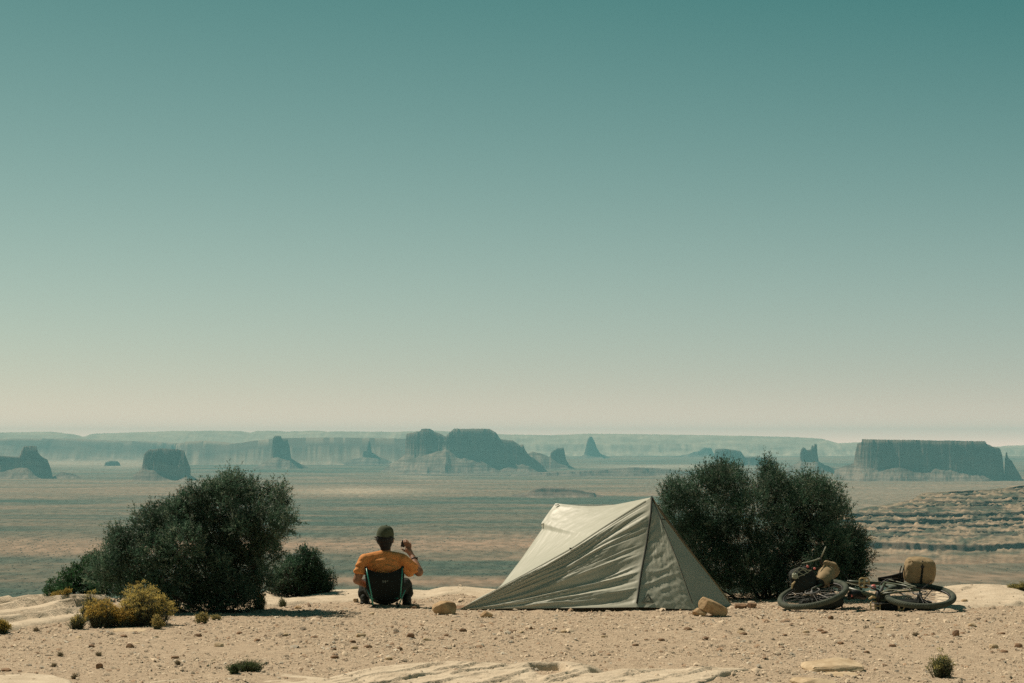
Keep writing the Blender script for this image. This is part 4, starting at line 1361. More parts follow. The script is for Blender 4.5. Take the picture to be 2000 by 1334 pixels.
po, pi_ = [dr_at(*p) + np.array((0, -0.014, 0.008)) for p in e_o], [dr_at(*p) + np.array((0, -0.014, 0.008)) for p in e_i]
em.add(po + pi_, [(0, 1, 4, 3), (1, 2, 5, 4), (2, 0, 3, 5)])
ba, bb = dr_at(1261, 1172) + np.array((0, -0.014, 0.008)), dr_at(1268, 1166) + np.array((0, -0.014, 0.008))
em.tube([ba, bb], 0.004, 5)
em.build("emblem", M['tent_grey'], tent)
for (a, b2) in ((TC, PW(884, 1192, 25.0)), (TD, PW(1372, 1196, 25.0)), (TE, PW(1446, 1186, 25.65))):
    MB().tube([a, b2], 0.004, 5).build("guy_line", M['cord'], tent)

# ================================================================== the seated man and his chair
D0 = 25.6
C0 = np.array((XP(752, D0), D0, 0.0))


def Q(px, py, dy=0.0):
    return PW(px, py, D0 + dy)


man = thing("person", "man in an orange t-shirt and olive cap sitting with his back turned, right hand raised", "person", (C0[0], D0 + 0.15, 0.0))
SH_L, SH_R, EL_L, EL_R = Q(712, 1093, -0.03), Q(788, 1094, -0.03), Q(697, 1133, -0.06), Q(818, 1117, 0.08)
WR_L, WR_R = Q(716, 1143, 0.20), Q(806, 1088, 0.22)
body = MB()
body.ellipsoid(Q(752, 1160, 0.06), (0.155, 0.12, 0.11))
body.ellipsoid(Q(752, 1132, 0.02), (0.145, 0.10, 0.16))
body.ellipsoid(Q(752, 1106, 0.01), (0.152, 0.092, 0.125))
body.ellipsoid(Q(751, 1100, 0.012), (0.158, 0.066, 0.055))
body.capsule(Q(752, 1082, -0.005), Q(718, 1093, -0.02), 0.042, 0.042)
body.capsule(Q(752, 1082, -0.005), Q(783, 1093, -0.02), 0.042, 0.042)
body.capsule(Q(753, 1088, 0.0), Q(754, 1060, 0.03), 0.056, 0.052)
hr = np.array(Matrix.Rotation(math.radians(-8), 3, 'Z'))
body.ellipsoid(Q(752.5, 1049, 0.05), (0.076, 0.097, 0.105), hr)
body.ellipsoid(Q(752.5, 1061, 0.085), (0.056, 0.068, 0.060), hr)
body.ellipsoid(Q(752.5, 1054, 0.155), (0.012, 0.016, 0.022), hr)
body.ellipsoid(Q(752.5, 1062, 0.145), (0.025, 0.014, 0.011), hr)
for sx in (-1, 1):
    body.ellipsoid(Q(752.5 + sx * 15.2, 1055.5, 0.04), (0.010, 0.020, 0.031))
    body.ellipsoid(Q(752.5 + sx * 6, 1049, 0.135), (0.017, 0.012, 0.010), hr)
body.capsule(SH_L, EL_L, 0.056, 0.043)
body.capsule(EL_L, WR_L, 0.044, 0.029)
body.capsule(SH_R, EL_R, 0.057, 0.043)
body.capsule(EL_R, WR_R, 0.050, 0.031)
# raised right hand: palm, four bent fingers over the device, thumb out to the left
palm = Q(797.5, 1074, 0.27)
body.capsule(WR_R, palm, 0.026, 0.034)
body.ellipsoid(palm, (0.036, 0.020, 0.042), np.array(Matrix.Rotation(math.radians(-18), 3, 'Y')))
for (k0, k1, k2, k3, rr_) in (((793, 1067), (789.5, 1060), (788.5, 1055.5), (786, 1057), 0.0095), ((796, 1066), (793.5, 1059), (792, 1054.5), (788.5, 1055.5), 0.0097),
                              ((799.5, 1067), (798, 1060.5), (796, 1056), (791, 1057), 0.0093), ((802.5, 1069), (802.5, 1063.5), (801, 1060), (796, 1060), 0.0082)):
    p0, p1, p2, p3 = Q(*k0, 0.27), Q(*k1, 0.275), Q(*k2, 0.30), Q(*k3, 0.335)
    body.capsule(p0, p1, rr_ * 1.08, rr_, 10)
    body.capsule(p1, p2, rr_, rr_ * 0.95, 10)
    body.capsule(p2, p3, rr_ * 0.95, rr_ * 0.8, 10)
body.capsule(Q(795, 1078, 0.27), Q(789, 1075, 0.285), 0.013, 0.0105, 10)
body.capsule(Q(789, 1075, 0.285), Q(784.5, 1072.5, 0.30), 0.0105, 0.0085, 10)
# resting left hand on the thigh
pl_ = Q(721, 1144, 0.28)
body.capsule(WR_L, pl_, 0.027, 0.033)
for k in range(4):
    a = pl_ + np.array((0.012 + 0.016 * k - 0.03, 0.03, -0.004))
    b2 = a + np.array((0.008, 0.042 - 0.006 * abs(k - 1.4), 0.0))
    c2_ = b2 + np.array((0.004, 0.022, -0.022))
    body.capsule(a, b2, 0.0095, 0.009, 10)
    body.capsule(b2, c2_, 0.009, 0.0075, 10)
body.capsule(pl_ + np.array((0.025, 0.0, 0.0)), pl_ + np.array((0.055, 0.035, -0.01)), 0.012, 0.009, 10)
# legs under the trousers
HPL, HPR, KNL, KNR, ANL, ANR = Q(736, 1160, 0.08), Q(768, 1160, 0.08), Q(716, 1143, 0.40), Q(791, 1141, 0.40), Q(714, 1166, 0.34), Q(793, 1166, 0.34)
for hp, kn, an in ((HPL, KNL, ANL), (HPR, KNR, ANR)):
    body.capsule(hp, kn, 0.075, 0.052)
    body.capsule(kn, an, 0.052, 0.036)
V, F = remesh(body, 0.0054, 4)
mesh("body", V, F, M['skin'], man, smooth=True)

shirt = MB()
shirt.ellipsoid(Q(752, 1134, 0.02), (0.162, 0.118, 0.17))
shirt.ellipsoid(Q(752, 1108, 0.0), (0.184, 0.125, 0.135))
shirt.ellipsoid(Q(751, 1100, -0.005), (0.205, 0.112, 0.085))
shirt.capsule(Q(749, 1086, -0.01), Q(718, 1091, -0.02), 0.067, 0.058)
shirt.capsule(Q(755, 1086, -0.01), Q(785, 1091, -0.02), 0.067, 0.058)
sl = SH_L * 0.38 + EL_L * 0.62
shirt.capsule(SH_L, sl + np.array((0, 0, 0.02)), 0.064, 0.059)
shirt.tube([SH_L * 0.8 + EL_L * 0.2, sl, sl + (EL_L - SH_L) * 0.04], [0.058, 0.062, 0.061], 14)
sr_ = SH_R * 0.36 + EL_R * 0.64
shirt.capsule(SH_R, sr_ + np.array((0, 0, -0.004)), 0.063, 0.061)
shirt.tube([SH_R * 0.75 + EL_R * 0.25, sr_ + np.array((-0.006, 0, -0.012)), sr_ + (EL_R - SH_R) * 0.05 + np.array((-0.004, 0, -0.014))], [0.061, 0.067, 0.065], 14)
shirt.capsule(Q(786, 1108, -0.01), Q(800, 1120, 0.03), 0.05, 0.04)
V, F = remesh(shirt, 0.0055, 14)
w = 0.008 * ridged(fbm(V[:, 0] * 5 + V[:, 2] * 7, V[:, 1] * 6, V[:, 2] * 16 - V[:, 0] * 5, octv=3, seed=601)) + 0.004 * fbm(V[:, 0] * 26, V[:, 1] * 26, V[:, 2] * 40, octv=2, seed=603)
low = sstep(0.55, 0.42, V[:, 2])
cen = C0 + np.array((0, 0, 0.4))
nrm = V - cen
nrm[:, 2] *= 0.2
nrm /= np.linalg.norm(nrm, axis=1, keepdims=True)
w = w + 0.010 * ridged(fbm(V[:, 0] * 3.2, V[:, 2] * 24 + 10 * np.abs(V[:, 0] - C0[0]), octv=2, seed=605)) * low
w = w - w.mean()
V = V + nrm * (w * (0.75 + 0.8 * low))[:, None]
mesh("shirt", V, F, M['shirt'], man, smooth=True)
cl = []
for k in range(25):
    a = 2 * math.pi * k / 24
    cl.append(Q(752.5, 1083.5, 0.0) + np.array((0.066 * math.cos(a), 0.062 * math.sin(a), 0.010 * math.sin(a))))
MB().tube(cl, 0.007, 6).build("collar", M['shirt'], man, smooth=True)

pants = MB()
pants.ellipsoid(Q(752, 1160, 0.06), (0.172, 0.135, 0.115))
for hp, kn, an, s in ((HPL, KNL, ANL, -1), (HPR, KNR, ANR, 1)):
    pants.capsule(hp, kn, 0.09, 0.072)
    pants.capsule(kn, an + np.array((0, 0, 0.03)), 0.072, 0.062)
    pants.ellipsoid((kn + an) / 2 + np.array((s * 0.012, -0.03, -0.02)), (0.066, 0.075, 0.085))
V, F = remesh(pants, 0.007, 5)
w = 0.010 * ridged(fbm(V[:, 0] * 10, V[:, 1] * 7, V[:, 2] * 14, octv=3, seed=611))
V = V + np.stack([np.sign(V[:, 0] - C0[0]) * w, -w * 0.4, w * 0.3], -1)
mesh("trousers", V, F, M['pants'], man, smooth=True)
for an, s in ((ANL, -1), (ANR, 1)):
    sh = MB()
    g0 = sz(an[0], an[1])
    ctr = np.array((an[0] + s * 0.008, an[1] + 0.02, g0 + 0.045))
    sh.ellipsoid(ctr, (0.052, 0.13, 0.045))
    sh.ellipsoid(ctr + np.array((0, -0.05, 0.02)), (0.050, 0.07, 0.06))
    sh.box(ctr + np.array((0, 0, -0.036)), (0.046, 0.125, 0.012))
    V, F = remesh(sh, 0.006, 4)
    mesh("shoe", V, F, M['dark_bag'], man, smooth=True)

hairm = MB()
hairm.ellipsoid(Q(752, 1053, 0.03), (0.092, 0.094, 0.088))
hairm.ellipsoid(Q(752.5, 1062, 0.005), (0.071, 0.06, 0.066))
hairm.ellipsoid(Q(752.8, 1070, -0.005), (0.054, 0.045, 0.042))
V, F = remesh(hairm, 0.005, 3)
V = V + np.stack([0.006 * fbm(V[:, 0] * 40, V[:, 1] * 40, V[:, 2] * 14, octv=3, seed=621), -0.004 * np.abs(fbm(V[:, 0] * 50, V[:, 1] * 50, V[:, 2] * 12, octv=2, seed=623)), 0 * V[:, 0]], -1)
hair = mesh("hair", V, F, M['hair'], man, smooth=True)
tf = MB()
for (x0, y0, x1, y1) in ((738, 1050, 730.5, 1048.6), (738, 1052, 731.2, 1050), (738, 1053, 730.2, 1054.2), (738, 1055, 733, 1056)):
    tf.tube([Q(x0, y0, 0.05), Q((x0 + x1) / 2, (y0 + y1) / 2 - 0.6, 0.06), Q(x1, y1, 0.07)], [0.008, 0.005, 0.002], 6)
tf.build("hair_tuft", M['hair'], hair)

capm = MB()
cc = Q(752.3, 1045.5, 0.045)
R_ = np.array(Matrix.Rotation(math.radians(-10), 3, 'Z') @ Matrix.Rotation(math.radians(6), 3, 'Y'))
Vc, Fc = [], []
nu, nv = 36, 12
for j in range(nv + 1):
    t = (math.pi / 2) * (j / nv)
    for i in range(nu):
        a = 2 * math.pi * i / nu
        gro = 1.0 - 0.018 * (abs(math.sin(3 * a)) < 0.16) * math.cos(t) ** 0.3
        zz = 0.116 * math.sin(t) ** 0.92
        rr2 = math.cos(t) ** 0.62 * gro
        Vc.append(cc + R_ @ np.array((0.092 * rr2 * math.cos(a), 0.106 * rr2 * math.sin(a), zz - 0.012)))
for j in range(nv):
    for i in range(nu):
        i2 = (i + 1) % nu
        Fc.append((j * nu + i, j * nu + i2, (j + 1) * nu + i2, (j + 1) * nu + i))
capm.add(Vc, Fc)
capo = capm.build("cap", M['cap'], man, smooth=True)
MB().ellipsoid(cc + R_ @ np.array((0, 0, 0.105)), (0.012, 0.012, 0.007)).build("cap_button", M['cap'], capo, smooth=True)
br = MB()
Vb = []
for k in range(2):
    for i in range(15):
        a = math.pi * (0.06 + 0.88 * i / 14)
        for q_ in (0.95, 1.35, 1.72):
            Vb.append(cc + R_ @ np.array((0.092 * (1 + 0.10 * (q_ - 0.95)) * math.cos(a), 0.108 * q_ * math.sin(a), -0.006 - 0.012 * (q_ - 0.95) - 0.016 * math.cos(a) ** 2 - 0.005 * k)))
Fb = []
for k in range(2):
    for i in range(14):
        for q_ in range(2):
            b0 = k * 45 + i * 3 + q_
            f = (b0, b0 + 1, b0 + 4, b0 + 3)
            Fb.append(f if k == 0 else f[::-1])
br.add(Vb, Fb)
br.build("cap_brim", M['cap'], capo, smooth=True)
MB().tube([cc + R_ @ np.array((0.091 * math.cos(a), 0.105 * math.sin(a), -0.010)) for a in np.linspace(0, 2 * math.pi, 33)], 0.0045, 6).build("cap_band", M['cap'], capo, smooth=True)
wd = (EL_R - WR_R) / np.linalg.norm(EL_R - WR_R)
wb1, wb2, _ = basis(wd)
wt = MB().torus(WR_R + wd * 0.04, wb1, wb2, 0.033, 0.007, 28, 8)
wt.box(WR_R + wd * 0.04 + np.array((0.034, -0.006, 0.012)), (0.008, 0.016, 0.018), bev=0.004)
wt.build("wristwatch", M['plastic'], man, smooth=True)

camd = thing("camera", "small black camera held up in the man's right hand", "camera", Q(787.5, 1062, 0.31))
MB().box(Q(787.8, 1061.8, 0.32), (0.022, 0.030, 0.036), np.array(Matrix.Rotation(0.25, 3, 'Y')), 0.006).build("camera_body", M['plastic'], camd)
MB().tube([Q(787, 1061.5, 0.35), Q(786.6, 1061.2, 0.40)], 0.018, 14).build("lens", M['plastic'], camd)
MB().box(Q(784.0, 1060.2, 0.31), (0.006, 0.010, 0.006), bev=0.002).build("button", M['metal'], camd)
MB().tube([Q(785, 1065, 0.30), Q(783.2, 1068, 0.31), Q(784, 1071, 0.31)], 0.002, 5).build("strap", M['plastic'], camd)

chair = thing("camp_chair", "low black camp chair with teal poles holding the man up", "chair", (C0[0], D0, 0.0))
TOP = curve([(714, 1109, D0 - 0.13), (722, 1113, D0 - 0.145), (736, 1117.5, D0 - 0.165), (750, 1119, D0 - 0.175), (765, 1117.5, D0 - 0.165), (778, 1112, D0 - 0.145), (786, 1107, D0 - 0.13)], 40)
LFT = curve([(714, 1109, D0 - 0.13), (713, 1124, D0 - 0.13), (715, 1142, D0 - 0.11), (722, 1160, D0 - 0.09), (732, 1171, D0 - 0.08)], 40)
RGT = curve([(786, 1107, D0 - 0.13), (790, 1122, D0 - 0.13), (789, 1142, D0 - 0.11), (782, 1160, D0 - 0.09), (770, 1171, D0 - 0.08)], 40)


def backf(s, t):
    P = at_curve(LFT, t) * (1 - s[..., None]) + at_curve(RGT, t) * s[..., None]
    e = at_curve(TOP, s) - (TOP[0] * (1 - s[..., None]) + TOP[-1] * s[..., None])
    P = P + e * ((1 - t) ** 2.2)[..., None]
    P[..., 1] -= 0.055 * np.sin(np.pi * s) * np.sin(np.pi * np.clip(t * 0.85 + 0.1, 0, 1))
    return P


sheet("back_fabric", backf, 60, 60, lambda s, t: 0.004 * fbm(s * 5, t * 7, octv=3, seed=641), M['black_fabric'], chair, (0, -1, 0))


def seatf(s, t):
    a = at_curve(LFT, np.ones_like(t)) * (1 - s[..., None]) + at_curve(RGT, np.ones_like(t)) * s[..., None]
    b2 = Q(722, 1161, 0.36) * (1 - s[..., None]) + Q(784, 1161, 0.36) * s[..., None]
    P = a * (1 - t[..., None]) + b2 * t[..., None]
    P[..., 2] -= 0.03 * np.sin(np.pi * t) + 0.02 * np.sin(np.pi * s)
    return P


sheet("seat_fabric", seatf, 30, 30, lambda s, t: 0 * s, M['black_fabric'], chair, (0, 0, 1))
zg = sz(XP(729, D0 - 0.17), D0 - 0.17)
FL_, FR_ = np.array((XP(730, D0 - 0.19), D0 - 0.19, zg + 0.006)), np.array((XP(779, D0 - 0.19), D0 - 0.19, zg + 0.012))
FFL, FFR = np.array((XP(728, D0 + 0.3), D0 + 0.3, 0.01)), np.array((XP(776, D0 + 0.3), D0 + 0.3, 0.01))
HL, HR = Q(727, 1169, -0.02), Q(777, 1168, -0.02)
MB().tube([Q(715.5, 1110, -0.15), Q(720, 1133, -0.19), Q(726, 1164, -0.21), FL_], 0.0068, 8).build("back_pole", M['pole'], chair, smooth=True)
MB().tube([Q(786, 1109, -0.15), Q(784.5, 1133, -0.19), Q(782, 1167, -0.20)], 0.0068, 8).build("back_pole", M['pole'], chair, smooth=True)
MB().tube([Q(791.5, 1152, -0.16), Q(786, 1165, -0.18), FR_], 0.0065, 8).build("leg", M['pole'], chair, smooth=True)
MB().tube([HR, FFR], 0.0065, 8).build("leg", M['pole'], chair, smooth=True)
MB().tube([HL, FFL], 0.0065, 8).build("leg", M['pole'], chair, smooth=True)
MB().tube([Q(717, 1152, -0.13), Q(724, 1168, -0.17), FL_ + np.array((0.006, 0.01, 0.01))], 0.0060, 8).build("leg", M['pole'], chair, smooth=True)
MB().tube([HL, HR], 0.008, 8).build("crossbar", M['pole'], chair)
for p in (FL_, FR_, FFL, FFR):
    MB().ellipsoid(p + np.array((0, 0, 0.004)), (0.017, 0.017, 0.014), nu=12, nv=8).build("foot", M['plastic'], chair, smooth=True)
for p in (Q(715, 1109.5, -0.145), Q(786.3, 1108, -0.145)):
    MB().box(p, (0.016, 0.006, 0.014), bev=0.004).build("corner_pocket", M['black_fabric'], chair)
lg = MB()
for (x0, wd_) in ((747.2, 1.6), (751.2, 2.0), (755.2, 1.8)):
    for kx in (0, 1):
        pass
    p = backf(np.array([[(x0 - 714) / 72.0]]), np.array([[0.33]]))[0, 0]
    lg.box(p + np.array((0, -0.006, 0.006)), (wd_ / FPX * D0 * 0.75, 0.0012, 0.0035))
    if x0 < 755:
        lg.box(p + np.array((0.004, -0.006, -0.006)), (0.0016, 0.0012, 0.007), np.array(Matrix.Rotation(0.5, 3, 'Y')))
        lg.box(p + np.array((-0.004, -0.006, -0.006)), (0.0016, 0.0012, 0.007), np.array(Matrix.Rotation(-0.5, 3, 'Y')))
lg.build("logo", M['logo'], chair)

# ================================================================== the loaded bicycle lying on its side
AL = math.radians(14)
BO = PW(1796, 1164, 25.0)
bf, bu = np.array((-1.0, 0, 0)), np.array((0, math.cos(AL), math.sin(AL)))
bn = np.array((0, -math.sin(AL), math.cos(AL)))


def B(f, u, s=0.0):
    return BO + bf * f + bu * u + bn * s


bike = thing("bicycle", "loaded olive touring bicycle lying on its side on the gravel", "bicycle", (BO[0] - 0.55, 25.3, 0.0))


def wheel(c, e1, e2, seed):
    n = np.cross(e1, e2)
    R = 0.345
    w = MB().torus(c, e1, e2, R, 0.030, 180, 14, lug=0.0016).build("wheel", M['tyre'], bike, smooth=False)
    tag(w, None)
    MB().torus(c, e1, e2, R - 0.036, 0.011, 80, 8).build("rim", M['plastic'], w, smooth=True)
    r = np.random.default_rng(seed)
    for k in range(28):
        a = 2 * math.pi * k / 28
        hb = c + n * (0.03 if k % 2 else -0.03)
        a2 = a + (0.35 if (k // 2) % 2 else -0.35)
        p = hb + 0.022 * (math.cos(a2) * e1 + math.sin(a2) * e2)
        q = c + (R - 0.04) * (math.cos(a) * e1 + math.sin(a) * e2)
        MB().tube([p, q], 0.0016, 4).build("spoke", M['metal'], w)
    MB().tube([c - n * 0.055, c - n * 0.032, c - n * 0.03, c + n * 0.03, c + n * 0.032, c + n * 0.055], [0.010, 0.010, 0.027, 0.027, 0.012, 0.010], 14).build("hub", M['metal'], w, smooth=True)
    MB().torus(c + n * 0.037, e1, e2, 0.075, 0.006, 40, 6).build("brake_disc", M['metal'], w, smooth=True)
    return w


wheel(BO, -bf, bu, 1)
ft = math.radians(14)
FW = PW(1588, 1161, 25.05)
fe1 = np.array((math.cos(ft), 0.0, math.sin(ft)))
fe2 = np.array((-0.05, math.cos(math.radians(13)), math.sin(math.radians(13))))
fe2 = fe2 - fe1 * np.dot(fe1, fe2)
fe2 /= np.linalg.norm(fe2)
fn = np.cross(fe1, fe2)
wheel(FW, fe1, fe2, 2)
BB, ST, HT, HB = B(0.43, -0.04), B(0.30, 0.42), B(0.80, 0.52), B(0.84, 0.41)
G = M['frame_green']
MB().tube([HT, ST], 0.019, 10).build("top_tube", G, bike, smooth=True)
MB().tube([HB, BB], 0.022, 10).build("down_tube", G, bike, smooth=True)
MB().tube([BB, ST, ST + (ST - BB) * 0.08], 0.017, 10).build("seat_tube", G, bike, smooth=True)
MB().tube([HT + (HT - HB) * 0.25, HB - (HT - HB) * 0.15], 0.024, 10).build("head_tube", G, bike, smooth=True)
for s in (-1, 1):
    MB().tube([BB + bn * 0.03 * s, B(0.2, -0.03, 0.055 * s), B(0, 0, 0.062 * s)], 0.010, 8).build("chain_stay", G, bike, smooth=True)
    MB().tube([ST + bn * 0.018 * s, B(0.13, 0.2, 0.05 * s), B(0, 0, 0.062 * s)], 0.009, 8).build("seat_stay", G, bike, smooth=True)
    MB().tube([HB, HB * 0.7 + FW * 0.3 + fn * 0.052 * s, FW + fn * 0.060 * s], [0.018, 0.016, 0.010], 8).build("fork_blade", G, bike, smooth=True)
    MB().tube([B(0.14, 0.39, 0.05 * s), B(-0.2, 0.39, 0.05 * s), B(-0.2, 0.385, 0.05 * s), B(-0.02, 0.0, 0.075 * s)], 0.0055, 6).build("rack_bar", M['plastic'], bike)
sdl = MB()
ns = 14
Vs = []
for i in range(ns):
    t = i / (ns - 1)
    f = 0.07 + 0.27 * t
    hw = 0.072 * (1 - t) ** 1.6 + 0.020
    up = 0.60 + 0.012 * math.sin(t * 3.0) + 0.01 * t
    for k in range(9):
        a = -1 + 2 * k / 8
        Vs.append(B(f, up - 0.035 * abs(a) ** 2.2 * (1 - 0.4 * t), hw * a))
    for k in range(9):
        a = 1 - 2 * k / 8
        Vs.append(B(f, up - 0.03 - 0.025 * abs(a) ** 2.2, hw * a * 0.93))
sdl.add(Vs, [(i * 18 + k, i * 18 + (k + 1) % 18, (i + 1) * 18 + (k + 1) % 18, (i + 1) * 18 + k) for i in range(ns - 1) for k in range(18)] + [list(range(18))[::-1], [(ns - 1) * 18 + k for k in range(18)]])
saddle = sdl.build("saddle", M['black_fabric'], bike, smooth=True)
MB().tube([B(0.12, 0.555, 0.02), B(0.2, 0.54, 0.022), B(0.30, 0.57, 0.012)], 0.0035, 6).build("saddle_rail", M['metal'], saddle)
MB().tube([ST, B(0.22, 0.555)], 0.014, 10).build("seat_post", M['plastic'], bike, smooth=True)
MB().tube([BB - bn * 0.06, BB + bn * 0.06], 0.022, 12).build("bottom_bracket", M['plastic'], bike, smooth=True)
cr = MB().torus(BB - bn * 0.05, -bf, bu, 0.068, 0.006, 40, 6)
for k in range(5):
    a = k * 2 * math.pi / 5
    cr.tube([BB - bn * 0.05, BB - bn * 0.05 + 0.066 * (math.cos(a) * bf + math.sin(a) * bu)], 0.006, 5)
cr.build("chainring", M['metal'], bike)
ch = MB()
hubc = B(0, 0, -0.045)
bbc = BB - bn * 0.05
ch.tube([bbc + bu * 0.07, hubc + bu * 0.045], 0.004, 5).tube([bbc - bu * 0.07, hubc - bu * 0.04], 0.004, 5)
ch.build("chain", M['metal'], bike)
cs = MB()
for k, rr2 in enumerate((0.065, 0.055, 0.046, 0.037, 0.029)):
    cs.disc(B(0, 0, -0.052 + 0.008 * k), bn, rr2, 0.003, 26)
cs.build("cassette", M['metal'], bike)
MB().box(B(-0.01, -0.085, -0.06), (0.016, 0.045, 0.012), None, 0.004).build("derailleur", M['plastic'], bike)
# crank arm pointing up out of the frame towards the camera with its cage pedal on top
PD = PW(1688, 1138, 25.12)
ca_ = BB + bn * 0.065
cm = MB().tube([ca_, (ca_ + PD) / 2, PD + np.array((0.0, 0.02, -0.03))], [0.013, 0.011, 0.010], 8)
cm.build("crank_arm", M['plastic'], bike, smooth=True)
c2a = BB - bn * 0.065 + bf * -0.16 - bu * 0.02
MB().tube([BB - bn * 0.065, c2a], [0.013, 0.010], 8).build("crank_arm", M['plastic'], bike, smooth=True)


def pedal(c, ex, ez, name="pedal"):
    ey = np.cross(ex, ez)
    p = MB()
    hw, hh = 0.050, 0.048
    corner = [(-hw, -hh * 0.7), (-hw, hh * 0.7), (-hw * 0.6, hh), (hw * 0.6, hh), (hw, hh * 0.7), (hw, -hh * 0.7), (hw * 0.6, -hh), (-hw * 0.6, -hh), (-hw, -hh * 0.7)]
    p.tube([c + ex * a + ez * b for a, b in corner], 0.0085, 6)
    p.tube([c - ez * hh, c + ez * hh], 0.011, 8)
    p.tube([c - ex * hw, c + ex * hw], 0.006, 6)
    for a in (-0.5, 0.5):
        for b in (-0.85, 0.85):
            p.tube([c + ex * hw * a + ez * hh * b, c + ex * hw * a + ez * hh * b - ey * 0.010], 0.003, 5)
    return p.build(name, M['brass'], bike)


pedal(PD, np.array((1.0, 0, -0.05)), np.array((0.04, 0.15, 0.99)))
pedal(np.array((XP(1707, 24.95), 24.95, 0.05)), np.array((1.0, 0.1, 0)), np.array((0, 0.3, 0.95)))
# handlebar: upright end with its lever, cables
HBc = PW(1612, 1112, 25.55)
MB().tube([HT, B(0.82, 0.60, 0.01), HBc], 0.016, 8).build("stem", M['plastic'], bike, smooth=True)
MB().tube([HBc, PW(1603, 1098, 25.5), PW(1603.5, 1089, 25.48), PW(1612.5, 1068.5, 25.42)], [0.0125, 0.0115, 0.008, 0.0055], 8).build("handlebar", M['plastic'], bike, smooth=True)
MB().tube([PW(1604, 1088, 25.46), PW(1608.5, 1077.5, 25.43), PW(1613, 1068, 25.41)], [0.0075, 0.006, 0.005], 8).build("grip", M['cord'], bike, smooth=True)
MB().tube([PW(1603, 1090, 25.46), PW(1592, 1094, 25.40), PW(1579, 1097.5, 25.36), PW(1566.5, 1100, 25.34)], [0.008, 0.0065, 0.006, 0.005], 8).build("brake_lever", M['cord'], bike, smooth=True)
MB().box(PW(1600, 1091, 25.46), (0.02, 0.012, 0.014), None, 0.004).build("brake_clamp", M['plastic'], bike)
MB().tube([HBc, PW(1622, 1150, 25.5), PW(1638, 1170, 25.3), PW(1645, 1186, 25.15)], [0.0135, 0.0135, 0.012, 0.010], 8).build("handlebar", M['plastic'], bike, smooth=True)
MB().tube([PW(1643, 1172, 25.2), PW(1646, 1180, 25.1), PW(1643, 1189, 25.05)], [0.007, 0.007, 0.004], 7).build("brake_lever", M['plastic'], bike, smooth=True)
for pts in ([(1552, 1099, 25.3), (1564, 1106, 25.32), (1580, 1110, 25.35), (1604, 1108, 25.45)], [(1600, 1094, 25.44), (1640, 1112, 25.5), (1655, 1128, 25.45), (1660, 1140, 25.4)],
            [(1715, 1147, 25.2), (1726, 1134, 25.2), (1736, 1129, 25.2), (1752, 1136, 25.15), (1785, 1145, 25.0)], [(1718, 1158, 24.95), (1736, 1152, 24.9), (1760, 1152, 24.85), (1783, 1146, 24.85)],
            [(1640, 1133, 25.4), (1668, 1142, 25.3), (1700, 1149, 25.2), (1717, 1152, 25.1)], [(1733, 1131, 25.25), (1760, 1138, 25.1), (1790, 1146, 24.95)]):
    MB().tube(list(curve(pts, 16)), 0.0042, 5).build("cable", M['cord'] if pts[0][0] in (1718, 1640, 1733) else M['plastic'], bike, smooth=True)
MB().tube([PW(1716, 1161, 24.95), PW(1724, 1146, 25.0)], 0.012, 8).build("kickstand", M['metal'], bike)

# bags and gear strapped on
def softbox(name, label, c, half, R, m, seed, cat="bag", puff=0.18, wr=0.010, parent=None):
    bm = bmesh.new()
    bmesh.ops.create_cube(bm, size=2.0)
    bmesh.ops.subdivide_edges(bm, edges=bm.edges[:], cuts=22, use_grid_fill=True)
    V = np.array([v.co for v in bm.verts])
    F = [[v.index for v in f.verts] for f in bm.faces]
    bm.free()
    sph = V / np.linalg.norm(V, axis=1, keepdims=True)
    sup = V / (np.sum(np.abs(V) ** 6, axis=1, keepdims=True) ** (1 / 6))
    V = sup * (1 - puff) + sph * 1.25 * puff
    k = 1 + (wr / np.mean(half)) * (ridged(fbm(V[:, 0] * 2.5 + seed, V[:, 1] * 2.5, V[:, 2] * 2.5, octv=3, seed=seed)) + 0.4 * fbm(V[:, 0] * 8, V[:, 1] * 8, V[:, 2] * 8, octv=2, seed=seed + 1))
    V = V * k[:, None] * np.array(half)
    return (V @ np.asarray(R).T) + c, F


Rb = np.array(Matrix.Rotation(math.radians(4), 3, 'Y') @ Matrix.Rotation(math.radians(10), 3, 'X'))
bc = PW(1796, 1115, 25.42)
rb = thing("rear_bag", "tan canvas bag strapped over the rear wheel of the bicycle", "bag", bc - np.array((0, 0, 0.14)))
V, F = softbox("bag_body", "", bc, (0.148, 0.112, 0.128), Rb, M['tan_bag'], 701, puff=0.42, wr=0.006)
mesh("bag_body", V, F, M['tan_bag'], rb, smooth=True)
MB().tube([bc + Rb @ np.array(p) for p in ((0.005, -0.122, -0.13), (0.005, -0.123, 0.0), (0.006, -0.118, 0.07), (0.008, -0.090, 0.118), (0.008, 0.0, 0.132), (0.008, 0.09, 0.12))], 0.012, 6).build("strap", M['black_fabric'], rb)
MB().box(bc + Rb @ np.array((0.006, -0.120, 0.072)), (0.017, 0.010, 0.013), Rb, 0.004).build("buckle", M['plastic'], rb)
MB().tube([bc + Rb @ np.array(p) for p in ((0.055, -0.085, 0.122), (0.10, -0.06, 0.12), (0.145, -0.04, 0.075))], 0.011, 6, flat=0.4).build("strap", M['black_fabric'], rb)
MB().tube([bc + Rb @ np.array(p) for p in ((-0.10, -0.09, 0.118), (-0.11, -0.06, 0.128), (-0.13, -0.03, 0.12))], 0.007, 6).build("grab_loop", M['tan_bag'], rb)
MB().tube([bc + Rb @ np.array((-0.14 + 0.29 * t, -0.102 + 0.02 * (2 * t - 1) ** 2 * 0, 0.088 - 0.02 * (2 * t - 1) ** 2)) for t in np.linspace(0.04, 0.96, 14)], 0.004, 5).build("bag_seam", M['tan_bag'], rb)
